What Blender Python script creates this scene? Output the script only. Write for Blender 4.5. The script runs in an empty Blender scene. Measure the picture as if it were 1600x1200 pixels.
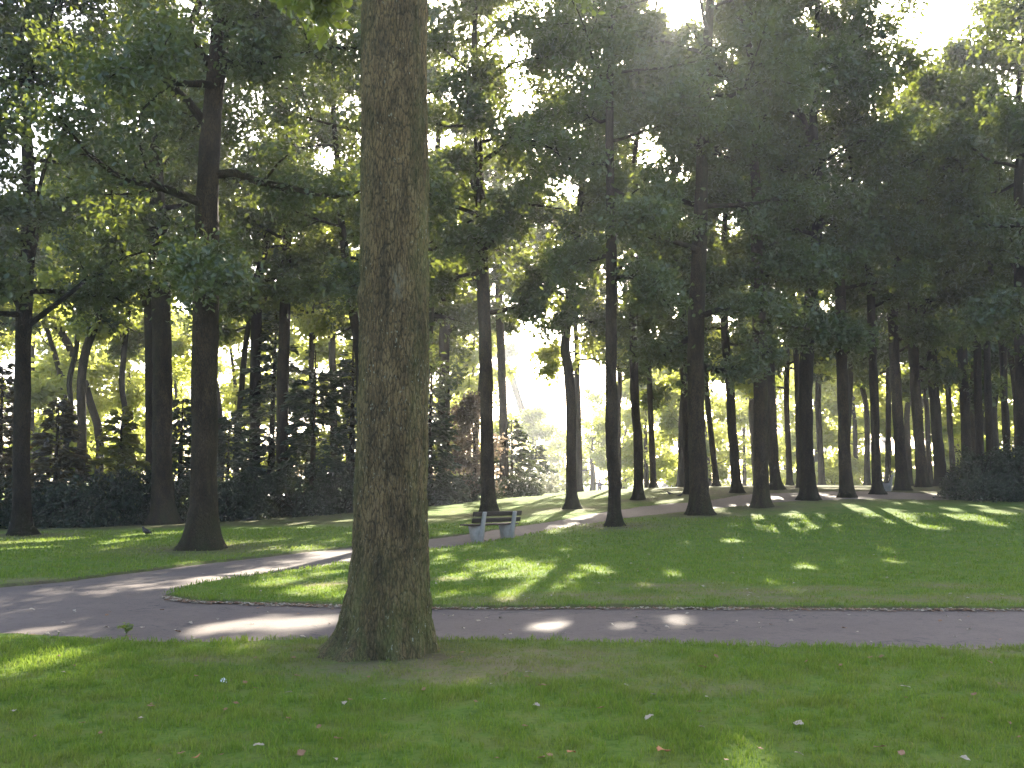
import bpy, math, random
import numpy as np
from mathutils import Vector, Matrix

S = bpy.context.scene
COL = S.collection
random.seed(7)
PI = math.pi

# ------------------------------------------------------------------ camera model
W0, H0, F = 1600.0, 1200.0, 1500.0
HORIZON = 748.0
EYE = 1.6
PITCH = math.atan((HORIZON - H0 / 2) / F)


def ray(px, py):
    x = (px - W0 / 2) / F
    z = (H0 / 2 - py) / F
    c, s = math.cos(PITCH), math.sin(PITCH)
    return np.array([x, c - z * s, s + z * c])


def ss(a, b, x):
    t = np.clip((np.asarray(x, float) - a) / (b - a), 0, 1)
    return t * t * (3 - 2 * t)


def terrain(X, Y):
    X = np.asarray(X, float); Y = np.asarray(Y, float)
    rise = ss(15, 48, Y) * (-0.08 + 1.28 * ss(-15, 14, X))
    drop = ss(54, 100, Y) * (1.25 * ss(-15, 14, X) + 0.2)
    und = 0.03 * np.sin(X * 0.55 + 1.3) * np.sin(Y * 0.43) * ss(12.5, 18, Y)
    return rise - drop + und


def ground_hit(px, py):
    """the point of the terrain seen at a place of the photograph"""
    d = ray(px, py)
    t = 3.0
    while t < 260:
        p = np.array([0, 0, EYE]) + d * t
        if p[2] <= float(terrain(p[0], p[1])):
            break
        t += 0.02 if t < 60 else 0.2
    return np.array([p[0], p[1], float(terrain(p[0], p[1]))])


def at_depth(px, py, Y):
    d = ray(px, py)
    t = Y / d[1]
    return np.array([0, 0, EYE]) + d * t


SUN = ray(1068, 6); SUN = SUN / np.linalg.norm(SUN)
SUN_EL = math.asin(SUN[2])
SUN_AZ = math.atan2(SUN[0], SUN[1])

# ------------------------------------------------------------------ mesh helpers


def link(o, parent=None):
    COL.objects.link(o)
    if parent is not None:
        o.parent = parent
    return o


def np_mesh(name, V, Fc, mat=None, parent=None, smooth=True, attrs=None, mat_idx=None):
    V = np.asarray(V, np.float32); Fc = np.asarray(Fc, np.int32)
    k = Fc.shape[1]
    me = bpy.data.meshes.new(name)
    me.vertices.add(len(V)); me.vertices.foreach_set('co', V.ravel())
    me.loops.add(Fc.size); me.loops.foreach_set('vertex_index', Fc.ravel())
    me.polygons.add(len(Fc)); me.polygons.foreach_set('loop_start', np.arange(0, Fc.size, k, dtype=np.int32))
    if smooth:
        me.polygons.foreach_set('use_smooth', np.ones(len(Fc), bool))
    for m in (mat if isinstance(mat, (list, tuple)) else [mat]):
        if m: me.materials.append(m)
    if mat_idx is not None:
        me.polygons.foreach_set('material_index', np.asarray(mat_idx, np.int32))
    for an, av in (attrs or {}).items():
        a = me.attributes.new(an, 'FLOAT', 'POINT')
        a.data.foreach_set('value', np.asarray(av, np.float32))
    me.update(calc_edges=True)
    return link(bpy.data.objects.new(name, me), parent)


def empty(name, loc, rz=0.0):
    o = bpy.data.objects.new(name, None)
    o.empty_display_size = 0.3
    o.location = [float(v) for v in loc]; o.rotation_euler = (0, 0, rz)
    return link(o)


def tag(o, label=None, cat=None, group=None, kind=None):
    if label: o['label'] = label
    if cat: o['category'] = cat
    if group: o['group'] = group
    if kind: o['kind'] = kind
    return o


class Geo:
    """collects quads for ONE mesh"""
    def __init__(s): s.V = []; s.F = []; s.n = 0
    def add(s, V, Fc):
        s.V.append(np.asarray(V, float)); s.F.append(np.asarray(Fc, int) + s.n); s.n += len(V)
    def tube(s, P, R, seg=8, ref=(0, 0, 1), cap=True, rmul=None):
        P = np.asarray(P, float); R = np.asarray(R, float); n = len(P)
        T = np.gradient(P, axis=0); T /= np.linalg.norm(T, axis=1)[:, None] + 1e-9
        ref = np.asarray(ref, float)
        A = np.cross(T, ref)
        bad = np.linalg.norm(A, axis=1) < 0.15
        A[bad] = np.cross(T[bad], np.array([0.9, 0.3, 0.2]))
        A /= np.linalg.norm(A, axis=1)[:, None] + 1e-9
        B = np.cross(T, A)
        th = np.linspace(0, 2 * PI, seg, endpoint=False)
        rr = R[:, None] * np.ones(seg)[None]
        if rmul is not None: rr = rr * rmul
        V = P[:, None, :] + rr[:, :, None] * (np.cos(th)[None, :, None] * A[:, None, :] + np.sin(th)[None, :, None] * B[:, None, :])
        i = np.arange(n - 1)[:, None] * seg; j = np.arange(seg)[None]
        j2 = (j + 1) % seg
        Fq = np.stack([i + j, i + j2, i + seg + j2, i + seg + j], -1).reshape(-1, 4)
        V = V.reshape(-1, 3)
        if cap:
            V = np.vstack([V, P[:1], P[-1:]])
            c0, c1 = n * seg, n * seg + 1
            jj = np.arange(0, seg, 2)
            f0 = np.stack([np.full_like(jj, c0), (jj + 2) % seg, (jj + 1) % seg, jj], -1)
            b = (n - 1) * seg
            f1 = np.stack([np.full_like(jj, c1), b + jj, b + (jj + 1) % seg, b + (jj + 2) % seg], -1)
            Fq = np.vstack([Fq, f0, f1])
        s.add(V, Fq)
    def box(s, c, size, M=None, taper=None):
        x, y, z = [v / 2 for v in size]
        V = np.array([[-x, -y, -z], [x, -y, -z], [x, y, -z], [-x, y, -z], [-x, -y, z], [x, -y, z], [x, y, z], [-x, y, z]])
        if M is not None: V = V @ np.asarray(M).T
        V = V + np.asarray(c)
        s.add(V, [[3, 2, 1, 0], [4, 5, 6, 7], [0, 1, 5, 4], [1, 2, 6, 5], [2, 3, 7, 6], [3, 0, 4, 7]])
    def prism(s, poly, y0, y1):
        """outline in the xz plane given thickness along y; quads only, so the outline is a ring of quads strips"""
        n = len(poly); P = np.asarray(poly, float)
        V = [(p[0], y0, p[1]) for p in P] + [(p[0], y1, p[1]) for p in P]
        Fq = [[i, (i + 1) % n, n + (i + 1) % n, n + i] for i in range(n)]
        for k in range(0, n // 2 - 1):
            a, b, c, d = k, k + 1, n - 2 - k, n - 1 - k
            Fq.append([d, c, b, a]); Fq.append([n + a, n + b, n + c, n + d])
        s.add(V, Fq)
    def build(s, name, mat, parent=None, smooth=True, bevel=0.0, attrs=None):
        V = np.vstack(s.V); Fc = np.vstack(s.F)
        o = np_mesh(name, V, Fc, mat, parent, smooth, attrs)
        if bevel:
            m = o.modifiers.new('bevel', 'BEVEL'); m.width = bevel; m.segments = 2; m.limit_method = 'ANGLE'
        return o


_perm = np.random.default_rng(3).random((64, 64, 64))


def vnoise(P, scale=1.0, off=0.0):
    """smooth value noise 0..1 of points"""
    p = np.asarray(P, float) * scale + off
    i = np.floor(p).astype(int); f = p - i; f = f * f * (3 - 2 * f)
    r = 0
    for dx in (0, 1):
        for dy in (0, 1):
            for dz in (0, 1):
                w = (f[..., 0] if dx else 1 - f[..., 0]) * (f[..., 1] if dy else 1 - f[..., 1]) * (f[..., 2] if dz else 1 - f[..., 2])
                r = r + w * _perm[(i[..., 0] + dx) % 64, (i[..., 1] + dy) % 64, (i[..., 2] + dz) % 64]
    return r

# ------------------------------------------------------------------ materials


def new_mat(name):
    m = bpy.data.materials.new(name); m.use_nodes = True
    nt = m.node_tree; nt.nodes.clear()
    return m, nt


class NT:
    def __init__(s, name):
        s.m, s.t = new_mat(name)
        s.out = s.n('ShaderNodeOutputMaterial')
        s.tc = s.n('ShaderNodeTexCoord')
        s.obj = s.tc.outputs['Object']
    def n(s, typ, **kw):
        nd = s.t.nodes.new(typ)
        for k, v in kw.items(): setattr(nd, k, v)
        return nd
    def l(s, a, b): s.t.links.new(a, b)
    def setv(s, sock, v):
        if hasattr(v, 'is_output'): s.l(v, sock)
        else: sock.default_value = v
    def mapping(s, scale, vec=None):
        mp = s.n('ShaderNodeMapping'); mp.inputs['Scale'].default_value = scale
        s.l(vec or s.obj, mp.inputs['Vector']); return mp.outputs[0]
    def noise(s, scale, detail=4, rough=0.6, vec=None, dist=0.0):
        nd = s.n('ShaderNodeTexNoise'); nd.inputs['Scale'].default_value = scale
        nd.inputs['Detail'].default_value = detail; nd.inputs['Roughness'].default_value = rough
        nd.inputs['Distortion'].default_value = dist
        s.l(vec or s.obj, nd.inputs['Vector']); return nd.outputs['Fac']
    def voro(s, scale, feature='F1', vec=None, out='Distance'):
        nd = s.n('ShaderNodeTexVoronoi', feature=feature); nd.inputs['Scale'].default_value = scale
        s.l(vec or s.obj, nd.inputs['Vector']); return nd.outputs[out]
    def rng(s, v, a, b, c=0.0, d=1.0):
        nd = s.n('ShaderNodeMapRange', clamp=True)
        s.setv(nd.inputs[0], v)
        for i, x in enumerate((a, b, c, d)): nd.inputs[i + 1].default_value = x
        return nd.outputs[0]
    def mix(s, f, a, b, mode='MIX'):
        nd = s.n('ShaderNodeMix', data_type='RGBA', blend_type=mode)
        s.setv(nd.inputs[0], f)
        s.setv(nd.inputs[6], a if hasattr(a, 'is_output') else (*a, 1.0))
        s.setv(nd.inputs[7], b if hasattr(b, 'is_output') else (*b, 1.0))
        return nd.outputs[2]
    def math(s, op, a, b=0.0):
        nd = s.n('ShaderNodeMath', operation=op); s.setv(nd.inputs[0], a); s.setv(nd.inputs[1], b); return nd.outputs[0]
    def attr(s, name):
        nd = s.n('ShaderNodeAttribute', attribute_name=name); return nd.outputs['Fac']
    def bump(s, h, strength=0.5, dist=0.01):
        nd = s.n('ShaderNodeBump'); nd.inputs['Strength'].default_value = strength; nd.inputs['Distance'].default_value = dist
        s.l(h, nd.inputs['Height']); return nd.outputs[0]
    def principled(s, col, rough=0.8, normal=None, spec=0.3):
        p = s.n('ShaderNodeBsdfPrincipled')
        s.setv(p.inputs['Base Color'], col if hasattr(col, 'is_output') else (*col, 1.0))
        s.setv(p.inputs['Roughness'], rough); p.inputs['Specular IOR Level'].default_value = spec
        if normal is not None: s.l(normal, p.inputs['Normal'])
        return p.outputs[0]
    def done(s, sh): s.l(sh, s.out.inputs['Surface']); return s.m


def leaf_mat(name, dark, light, trans, tfac=0.42, rough=0.3, spec=0.65):
    t = NT(name)
    info = t.n('ShaderNodeObjectInfo')
    v = t.attr('var')
    f = t.math('ADD', t.math('MULTIPLY', v, 0.7), t.math('MULTIPLY', info.outputs['Random'], 0.3))
    c = t.mix(f, dark, light)
    p = t.principled(c, rough, spec=spec)
    tr = t.n('ShaderNodeBsdfTranslucent')
    t.l(t.mix(f, tuple(x * 0.75 for x in trans), trans), tr.inputs['Color'])
    ms = t.n('ShaderNodeMixShader'); ms.inputs[0].default_value = tfac
    t.l(p, ms.inputs[1]); t.l(tr.outputs[0], ms.inputs[2])
    return t.done(ms.outputs[0])


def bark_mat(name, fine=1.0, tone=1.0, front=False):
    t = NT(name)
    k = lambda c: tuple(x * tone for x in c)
    st = t.mapping((1, 1, 0.22))
    wob = t.noise(6, 3)
    fis = t.voro(34 * fine, 'DISTANCE_TO_EDGE', vec=st)
    fis2 = t.voro(75 * fine, 'DISTANCE_TO_EDGE', vec=t.mapping((1, 1, 0.4)))
    fn = t.noise(60, 5, 0.7, vec=t.mapping((1, 1, 0.3)))
    med = t.noise(3.2, 5, 0.65, vec=t.mapping((1, 1, 0.45)))
    med2 = t.noise(11, 4, 0.7, vec=t.mapping((1, 1, 0.3)))
    c = t.mix(t.rng(med, 0.40, 0.60), k((0.066, 0.046, 0.026)), k((0.180, 0.122, 0.064)))
    c = t.mix(t.rng(med2, 0.52, 0.72, 0, 0.75), c, k((0.24, 0.172, 0.096)))
    c = t.mix(t.rng(med2, 0.46, 0.30, 0, 0.8), c, k((0.034, 0.028, 0.020)))
    c = t.mix(t.rng(fis, 0.14, 0.0, 0, 0.85), c, k((0.018, 0.015, 0.011)))
    c = t.mix(t.rng(fis2, 0.12, 0.0, 0, 0.45), c, k((0.02, 0.017, 0.012)))
    c = t.mix(t.rng(fn, 0.5, 0.75, 0, 0.35), c, k((0.29, 0.22, 0.14)))
    # algae: green film, thick on one side and near the ground
    sep = t.n('ShaderNodeSeparateXYZ'); t.l(t.obj, sep.inputs[0])
    side = t.rng(sep.outputs['X'], 0.12, 0.34)
    side2 = t.rng(sep.outputs['X'], -0.16, -0.36, 0, 0.6)
    low = t.rng(sep.outputs['Z'], 1.1, 0.15, 0, 1.0)
    gm = t.rng(t.noise(5, 4, 0.65, vec=t.mapping((1, 1, 0.3))), 0.38, 0.66)
    g = t.math('MULTIPLY', t.math('MAXIMUM', t.math('MAXIMUM', side, side2), low), t.math('ADD', t.math('MULTIPLY', gm, 0.75), 0.12))
    c = t.mix(g, c, t.mix(t.rng(fn, 0.3, 0.7), k((0.045, 0.055, 0.016)), k((0.125, 0.135, 0.050))))
    # lichen flecks
    lich = t.math('MULTIPLY', t.rng(t.noise(46, 2, 0.5, vec=t.mapping((1, 1, 0.55))), 0.665, 0.70), t.rng(t.noise(2.2, 2), 0.42, 0.62))
    c = t.mix(t.math('MULTIPLY', lich, 0.75), c, k((0.30, 0.30, 0.25)))
    if front:
        # pale resin scar at breast-and-a-half height
        mp = t.n('ShaderNodeMapping'); mp.inputs['Location'].default_value = (-0.055 * 9, 0, -3.42 * 3.2); mp.inputs['Scale'].default_value = (9, 0.0, 3.2)
        t.l(t.obj, mp.inputs['Vector'])
        ln = t.n('ShaderNodeVectorMath', operation='LENGTH'); t.l(mp.outputs[0], ln.inputs[0])
        yy = t.rng(sep.outputs['Y'], -0.1, -0.2)
        sc = t.math('MULTIPLY', t.math('MULTIPLY', t.rng(ln.outputs['Value'], 0.75, 0.3), t.rng(t.noise(38, 3, 0.6, vec=t.mapping((1, 1, 0.25))), 0.42, 0.58)), yy)
        c = t.mix(t.math('MULTIPLY', sc, 0.5), c, (0.25, 0.235, 0.19))
    inf = t.n('ShaderNodeObjectInfo')
    c = t.mix(1.0, c, t.mix(inf.outputs['Random'], (0.62, 0.64, 0.66), (1.3, 1.22, 1.12)) if not front else (1.0, 0.96, 0.84), 'MULTIPLY')
    h = t.math('ADD', t.math('MULTIPLY', t.rng(fis, 0.0, 0.25), 0.8), t.math('ADD', t.math('MULTIPLY', t.rng(fis2, 0, .3), 0.35), t.math('MULTIPLY', fn, 0.8)))
    return t.done(t.principled(c, 0.92, t.bump(h, 1.0, 0.02), 0.15))


M = {}
M['bark'] = bark_mat('bark', 1.0, 0.36)  # low tone puts the grove's shade into the bark colour
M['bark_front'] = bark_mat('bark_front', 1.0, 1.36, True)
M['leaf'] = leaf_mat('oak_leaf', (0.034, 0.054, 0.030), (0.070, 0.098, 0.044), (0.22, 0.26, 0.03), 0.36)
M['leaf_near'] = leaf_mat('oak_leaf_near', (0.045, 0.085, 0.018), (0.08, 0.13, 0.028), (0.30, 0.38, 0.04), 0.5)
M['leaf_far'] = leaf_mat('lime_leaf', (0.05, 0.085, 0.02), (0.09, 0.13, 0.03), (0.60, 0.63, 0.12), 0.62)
M['leaf_red'] = leaf_mat('copper_leaf', (0.045, 0.034, 0.022), (0.09, 0.062, 0.038), (0.30, 0.22, 0.15), 0.4)
M['needle'] = leaf_mat('needle', (0.018, 0.035, 0.022), (0.035, 0.060, 0.035), (0.10, 0.13, 0.03), 0.25)
M['needle_gold'] = leaf_mat('golden_needle', (0.06, 0.075, 0.015), (0.11, 0.12, 0.025), (0.36, 0.33, 0.05), 0.45)
M['needle_brown'] = leaf_mat('brown_needle', (0.036, 0.034, 0.018), (0.075, 0.062, 0.03), (0.20, 0.15, 0.05), 0.3)
M['rhodo'] = leaf_mat('rhododendron_leaf', (0.018, 0.027, 0.012), (0.036, 0.048, 0.022), (0.08, 0.10, 0.02), 0.15, 0.4, 0.3)
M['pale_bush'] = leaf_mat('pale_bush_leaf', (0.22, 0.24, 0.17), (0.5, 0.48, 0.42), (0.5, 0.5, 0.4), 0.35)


def ground_color(t, base=None):
    """green lawn with dry and bare places; attributes dry / dirt belong to the ground itself"""
    big = t.noise(0.55, 5, 0.6); mid = t.noise(2.6, 5, 0.65); fin = t.noise(22, 4, 0.7); dots = t.noise(9, 3, 0.6)
    g = t.mix(t.rng(big, 0.36, 0.64), (0.082, 0.172, 0.014), (0.112, 0.194, 0.026))
    g = t.mix(t.rng(mid, 0.42, 0.62, 0, 0.85), g, (0.150, 0.172, 0.040))
    g = t.mix(t.rng(mid, 0.46, 0.32, 0, 0.75), g, (0.046, 0.094, 0.012))
    g = t.mix(t.rng(fin, 0.38, 0.70, 0, 0.7), g, (0.150, 0.205, 0.040))
    g = t.mix(t.rng(fin, 0.46, 0.28, 0, 0.6), g, (0.036, 0.070, 0.010))
    g = t.mix(t.rng(dots, 0.70, 0.77, 0, 0.55), g, (0.075, 0.060, 0.035))
    dry = t.math('MULTIPLY', t.attr('dry'), t.rng(t.noise(3.4, 5, 0.7), 0.26, 0.54))
    g = t.mix(t.math('MULTIPLY', dry, 0.9), g, t.mix(fin, (0.15, 0.118, 0.062), (0.27, 0.215, 0.125)))
    dirt = t.math('MULTIPLY', t.attr('dirt'), t.rng(t.noise(4.2, 4, 0.7), 0.25, 0.55))
    g = t.mix(dirt, g, t.mix(fin, (0.050, 0.036, 0.024), (0.125, 0.092, 0.062)))
    return g, fin


t = NT('lawn'); g, fin = ground_color(t)
M['lawn'] = t.done(t.principled(g, 0.9, t.bump(t.noise(70, 4, 0.75), 0.8, 0.03), 0.04))

t = NT('grass_blade'); g, fin = ground_color(t)
v = t.attr('var')
g = t.mix(0.45, g, t.mix(v, (0.42, 0.52, 0.25), (1.75, 1.9, 1.2)), 'MULTIPLY')
g = t.mix(t.rng(v, 0.93, 1.0, 0, 0.8), g, (0.25, 0.21, 0.10))
p = t.principled(g, 0.8, spec=0.05)
tr = t.n('ShaderNodeBsdfTranslucent'); t.l(t.mix(0.5, g, (0.29, 0.38, 0.04)), tr.inputs['Color'])
ms = t.n('ShaderNodeMixShader'); ms.inputs[0].default_value = 0.38
t.l(p, ms.inputs[1]); t.l(tr.outputs[0], ms.inputs[2])
M['blade'] = t.done(ms.outputs[0])

t = NT('tarmac')
big = t.noise(0.9, 5, 0.65); fin = t.noise(48, 4, 0.85); sp = t.voro(85, 'F1'); st = t.noise(3.5, 5, 0.7)
c = t.mix(t.rng(big, 0.35, 0.65), (0.076, 0.055, 0.044), (0.112, 0.084, 0.068))
c = t.mix(t.rng(fin, 0.35, 0.7, 0, 0.6), c, (0.165, 0.130, 0.106))
c = t.mix(t.rng(st, 0.55, 0.75, 0, 0.55), c, (0.048, 0.036, 0.030))
c = t.mix(t.rng(t.noise(14, 4, 0.7), 0.50, 0.72, 0, 0.5), c, (0.052, 0.040, 0.033))
c = t.mix(t.rng(sp, 0.20, 0.05, 0, 0.7), c, (0.23, 0.19, 0.16))
wv = t.n('ShaderNodeVectorMath', operation='ADD'); nz_ = t.n('ShaderNodeTexNoise'); nz_.inputs['Scale'].default_value = 2.5; nz_.inputs['Detail'].default_value = 5
t.l(t.obj, nz_.inputs['Vector']); t.l(t.obj, wv.inputs[0]); t.l(nz_.outputs['Color'], wv.inputs[1])
crk = t.voro(0.55, 'DISTANCE_TO_EDGE', vec=wv.outputs[0])
c = t.mix(t.math('MULTIPLY', t.rng(crk, 0.012, 0.004, 0, 0.7), t.rng(t.noise(0.8, 2), 0.42, 0.55)), c, (0.03, 0.026, 0.023))
dd = t.math('MULTIPLY', t.attr('dirt'), t.rng(t.noise(5, 5, 0.7), 0.22, 0.55))
c = t.mix(dd, c, t.mix(t.noise(30, 4, 0.7), (0.085, 0.060, 0.042), (0.23, 0.175, 0.13)))
M['tarmac'] = t.done(t.principled(c, 0.85, t.bump(t.math('ADD', fin, t.math('MULTIPLY', sp, 0.6)), 0.5, 0.006), 0.3))

t = NT('concrete')
c = t.mix(t.noise(7, 5, 0.7), (0.24, 0.215, 0.18), (0.42, 0.385, 0.33))
c = t.mix(t.rng(t.noise(3, 4), 0.55, 0.75, 0, 0.6), c, (0.16, 0.17, 0.13))
M['concrete'] = t.done(t.principled(c, 0.9, t.bump(t.noise(60, 3), 0.4, 0.004)))
t = NT('old_plank')
c = t.mix(t.noise(5, 5, 0.7, vec=t.mapping((1, 14, 14))), (0.020, 0.013, 0.008), (0.055, 0.036, 0.023))
M['plank'] = t.done(t.principled(c, 0.7, t.bump(t.noise(6, 4, vec=t.mapping((1, 16, 16))), 0.4, 0.004)))


def plain(name, c1, c2, scale=20, rough=0.7, spec=0.3, trans=None):
    t = NT(name); c = t.mix(t.noise(scale, 4, 0.6), c1, c2)
    p = t.principled(c, rough, spec=spec)
    return t.done(p)


M['leaf_brown'] = plain('dry_brown_leaf', (0.13, 0.065, 0.03), (0.30, 0.16, 0.08), 25)
M['leaf_pale'] = plain('dry_pale_leaf', (0.22, 0.175, 0.12), (0.44, 0.37, 0.27), 25)
M['leaf_orange'] = plain('dry_orange_leaf', (0.28, 0.09, 0.03), (0.42, 0.19, 0.07), 25)
M['paper'] = plain('white_paper', (0.72, 0.74, 0.78), (0.82, 0.83, 0.85), 15)
M['plumage'] = plain('dark_plumage', (0.012, 0.011, 0.010), (0.05, 0.045, 0.04), 40, 0.55)
M['wingmat'] = plain('brown_wing', (0.02, 0.016, 0.012), (0.065, 0.05, 0.038), 40, 0.6)
M['beak'] = plain('beak', (0.25, 0.14, 0.03), (0.3, 0.18, 0.04), 30, 0.5)
M['skin'] = plain('skin', (0.42, 0.27, 0.20), (0.48, 0.32, 0.25), 30, 0.6)
M['purple'] = plain('purple_cloth', (0.13, 0.085, 0.20), (0.18, 0.12, 0.27), 30, 0.9)
M['darkcloth'] = plain('dark_cloth', (0.05, 0.04, 0.09), (0.08, 0.06, 0.13), 30, 0.9)
M['hair'] = plain('brown_hair', (0.04, 0.025, 0.015), (0.07, 0.045, 0.03), 60, 0.6)

# ------------------------------------------------------------------ path outlines (plan view)


def plan(pts): return np.array([ground_hit(*p)[:2] for p in pts])


def spline(P, n=6):
    """Catmull-Rom through plan points"""
    P = np.asarray(P, float); Q = np.vstack([2 * P[0] - P[1], P, 2 * P[-1] - P[-2]]); out = []
    for i in range(1, len(Q) - 2):
        for k in range(n):
            u = k / n
            out.append(0.5 * ((2 * Q[i]) + (-Q[i - 1] + Q[i + 1]) * u + (2 * Q[i - 1] - 5 * Q[i] + 4 * Q[i + 1] - Q[i + 2]) * u * u + (-Q[i - 1] + 3 * Q[i] - 3 * Q[i + 1] + Q[i + 2]) * u ** 3))
    out.append(P[-1])
    return np.array(out)


nearA = plan([(2100, 1012), (1620, 1012), (1300, 1010), (1100, 1005), (1000, 1003), (800, 998), (560, 998), (480, 998), (330, 1001), (250, 1001), (150, 995), (60, 990), (-60, 989), (-500, 985)])
farA = plan([(-500, 975), (-100, 930), (120, 925), (230, 926), (262, 928), (300, 935), (400, 939), (540, 943), (670, 946), (1000, 946), (1300, 947), (1620, 948), (2100, 949)])
polyA = np.vstack([spline(nearA), spline(farA)])
nearB = plan([(-500, 980), (-100, 955), (150, 950), (255, 932), (262, 925), (300, 912), (400, 897), (480, 887), (550, 877), (670, 858), (730, 850), (800, 839), (870, 826), (945, 814), (1020, 804), (1090, 797), (1170, 788), (1250, 782), (1350, 779), (1500, 781), (1650, 783)])
farB = plan([(1650, 776), (1500, 774), (1350, 768), (1250, 770), (1170, 773), (1110, 783), (1040, 788), (960, 798), (880, 812), (800, 823), (730, 833), (680, 839), (550, 853), (500, 858), (400, 869), (300, 880), (200, 893), (100, 905), (0, 914), (-150, 930), (-500, 950)])
polyB = np.vstack([spline(nearB), spline(farB)])


def poly_sdf(P, poly):
    """signed distance, negative inside"""
    x, y = P[:, 0], P[:, 1]
    d = np.full(len(P), 1e9); inside = np.zeros(len(P), bool)
    n = len(poly)
    for i in range(n):
        ax, ay = poly[i]; bx, by = poly[(i + 1) % n]
        ex, ey = bx - ax, by - ay
        L = ex * ex + ey * ey + 1e-12
        tt = np.clip(((x - ax) * ex + (y - ay) * ey) / L, 0, 1)
        dd = (x - ax - tt * ex) ** 2 + (y - ay - tt * ey) ** 2
        d = np.minimum(d, dd)
        c = ((ay > y) != (by > y)) & (x < ex * (y - ay) / (ey + (1e-12 if ey >= 0 else -1e-12)) + ax)
        inside ^= c
    d = np.sqrt(d)
    return np.where(inside, -d, d)


def path_sdf(P):
    P = np.asarray(P, float)
    r = np.full(len(P), 9.0)
    m = (P[:, 1] > 5) & (P[:, 1] < 70) & (np.abs(P[:, 0]) < 45)
    q = P[m]
    e = 0.09 * (vnoise(np.column_stack([q, 0 * q[:, 0]]), 2.1) - 0.5) + 0.07 * (vnoise(np.column_stack([q, 0 * q[:, 0]]), 7.0) - 0.5)
    r[m] = np.minimum(poly_sdf(q, polyA), poly_sdf(q, polyB)) + e
    return r


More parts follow.
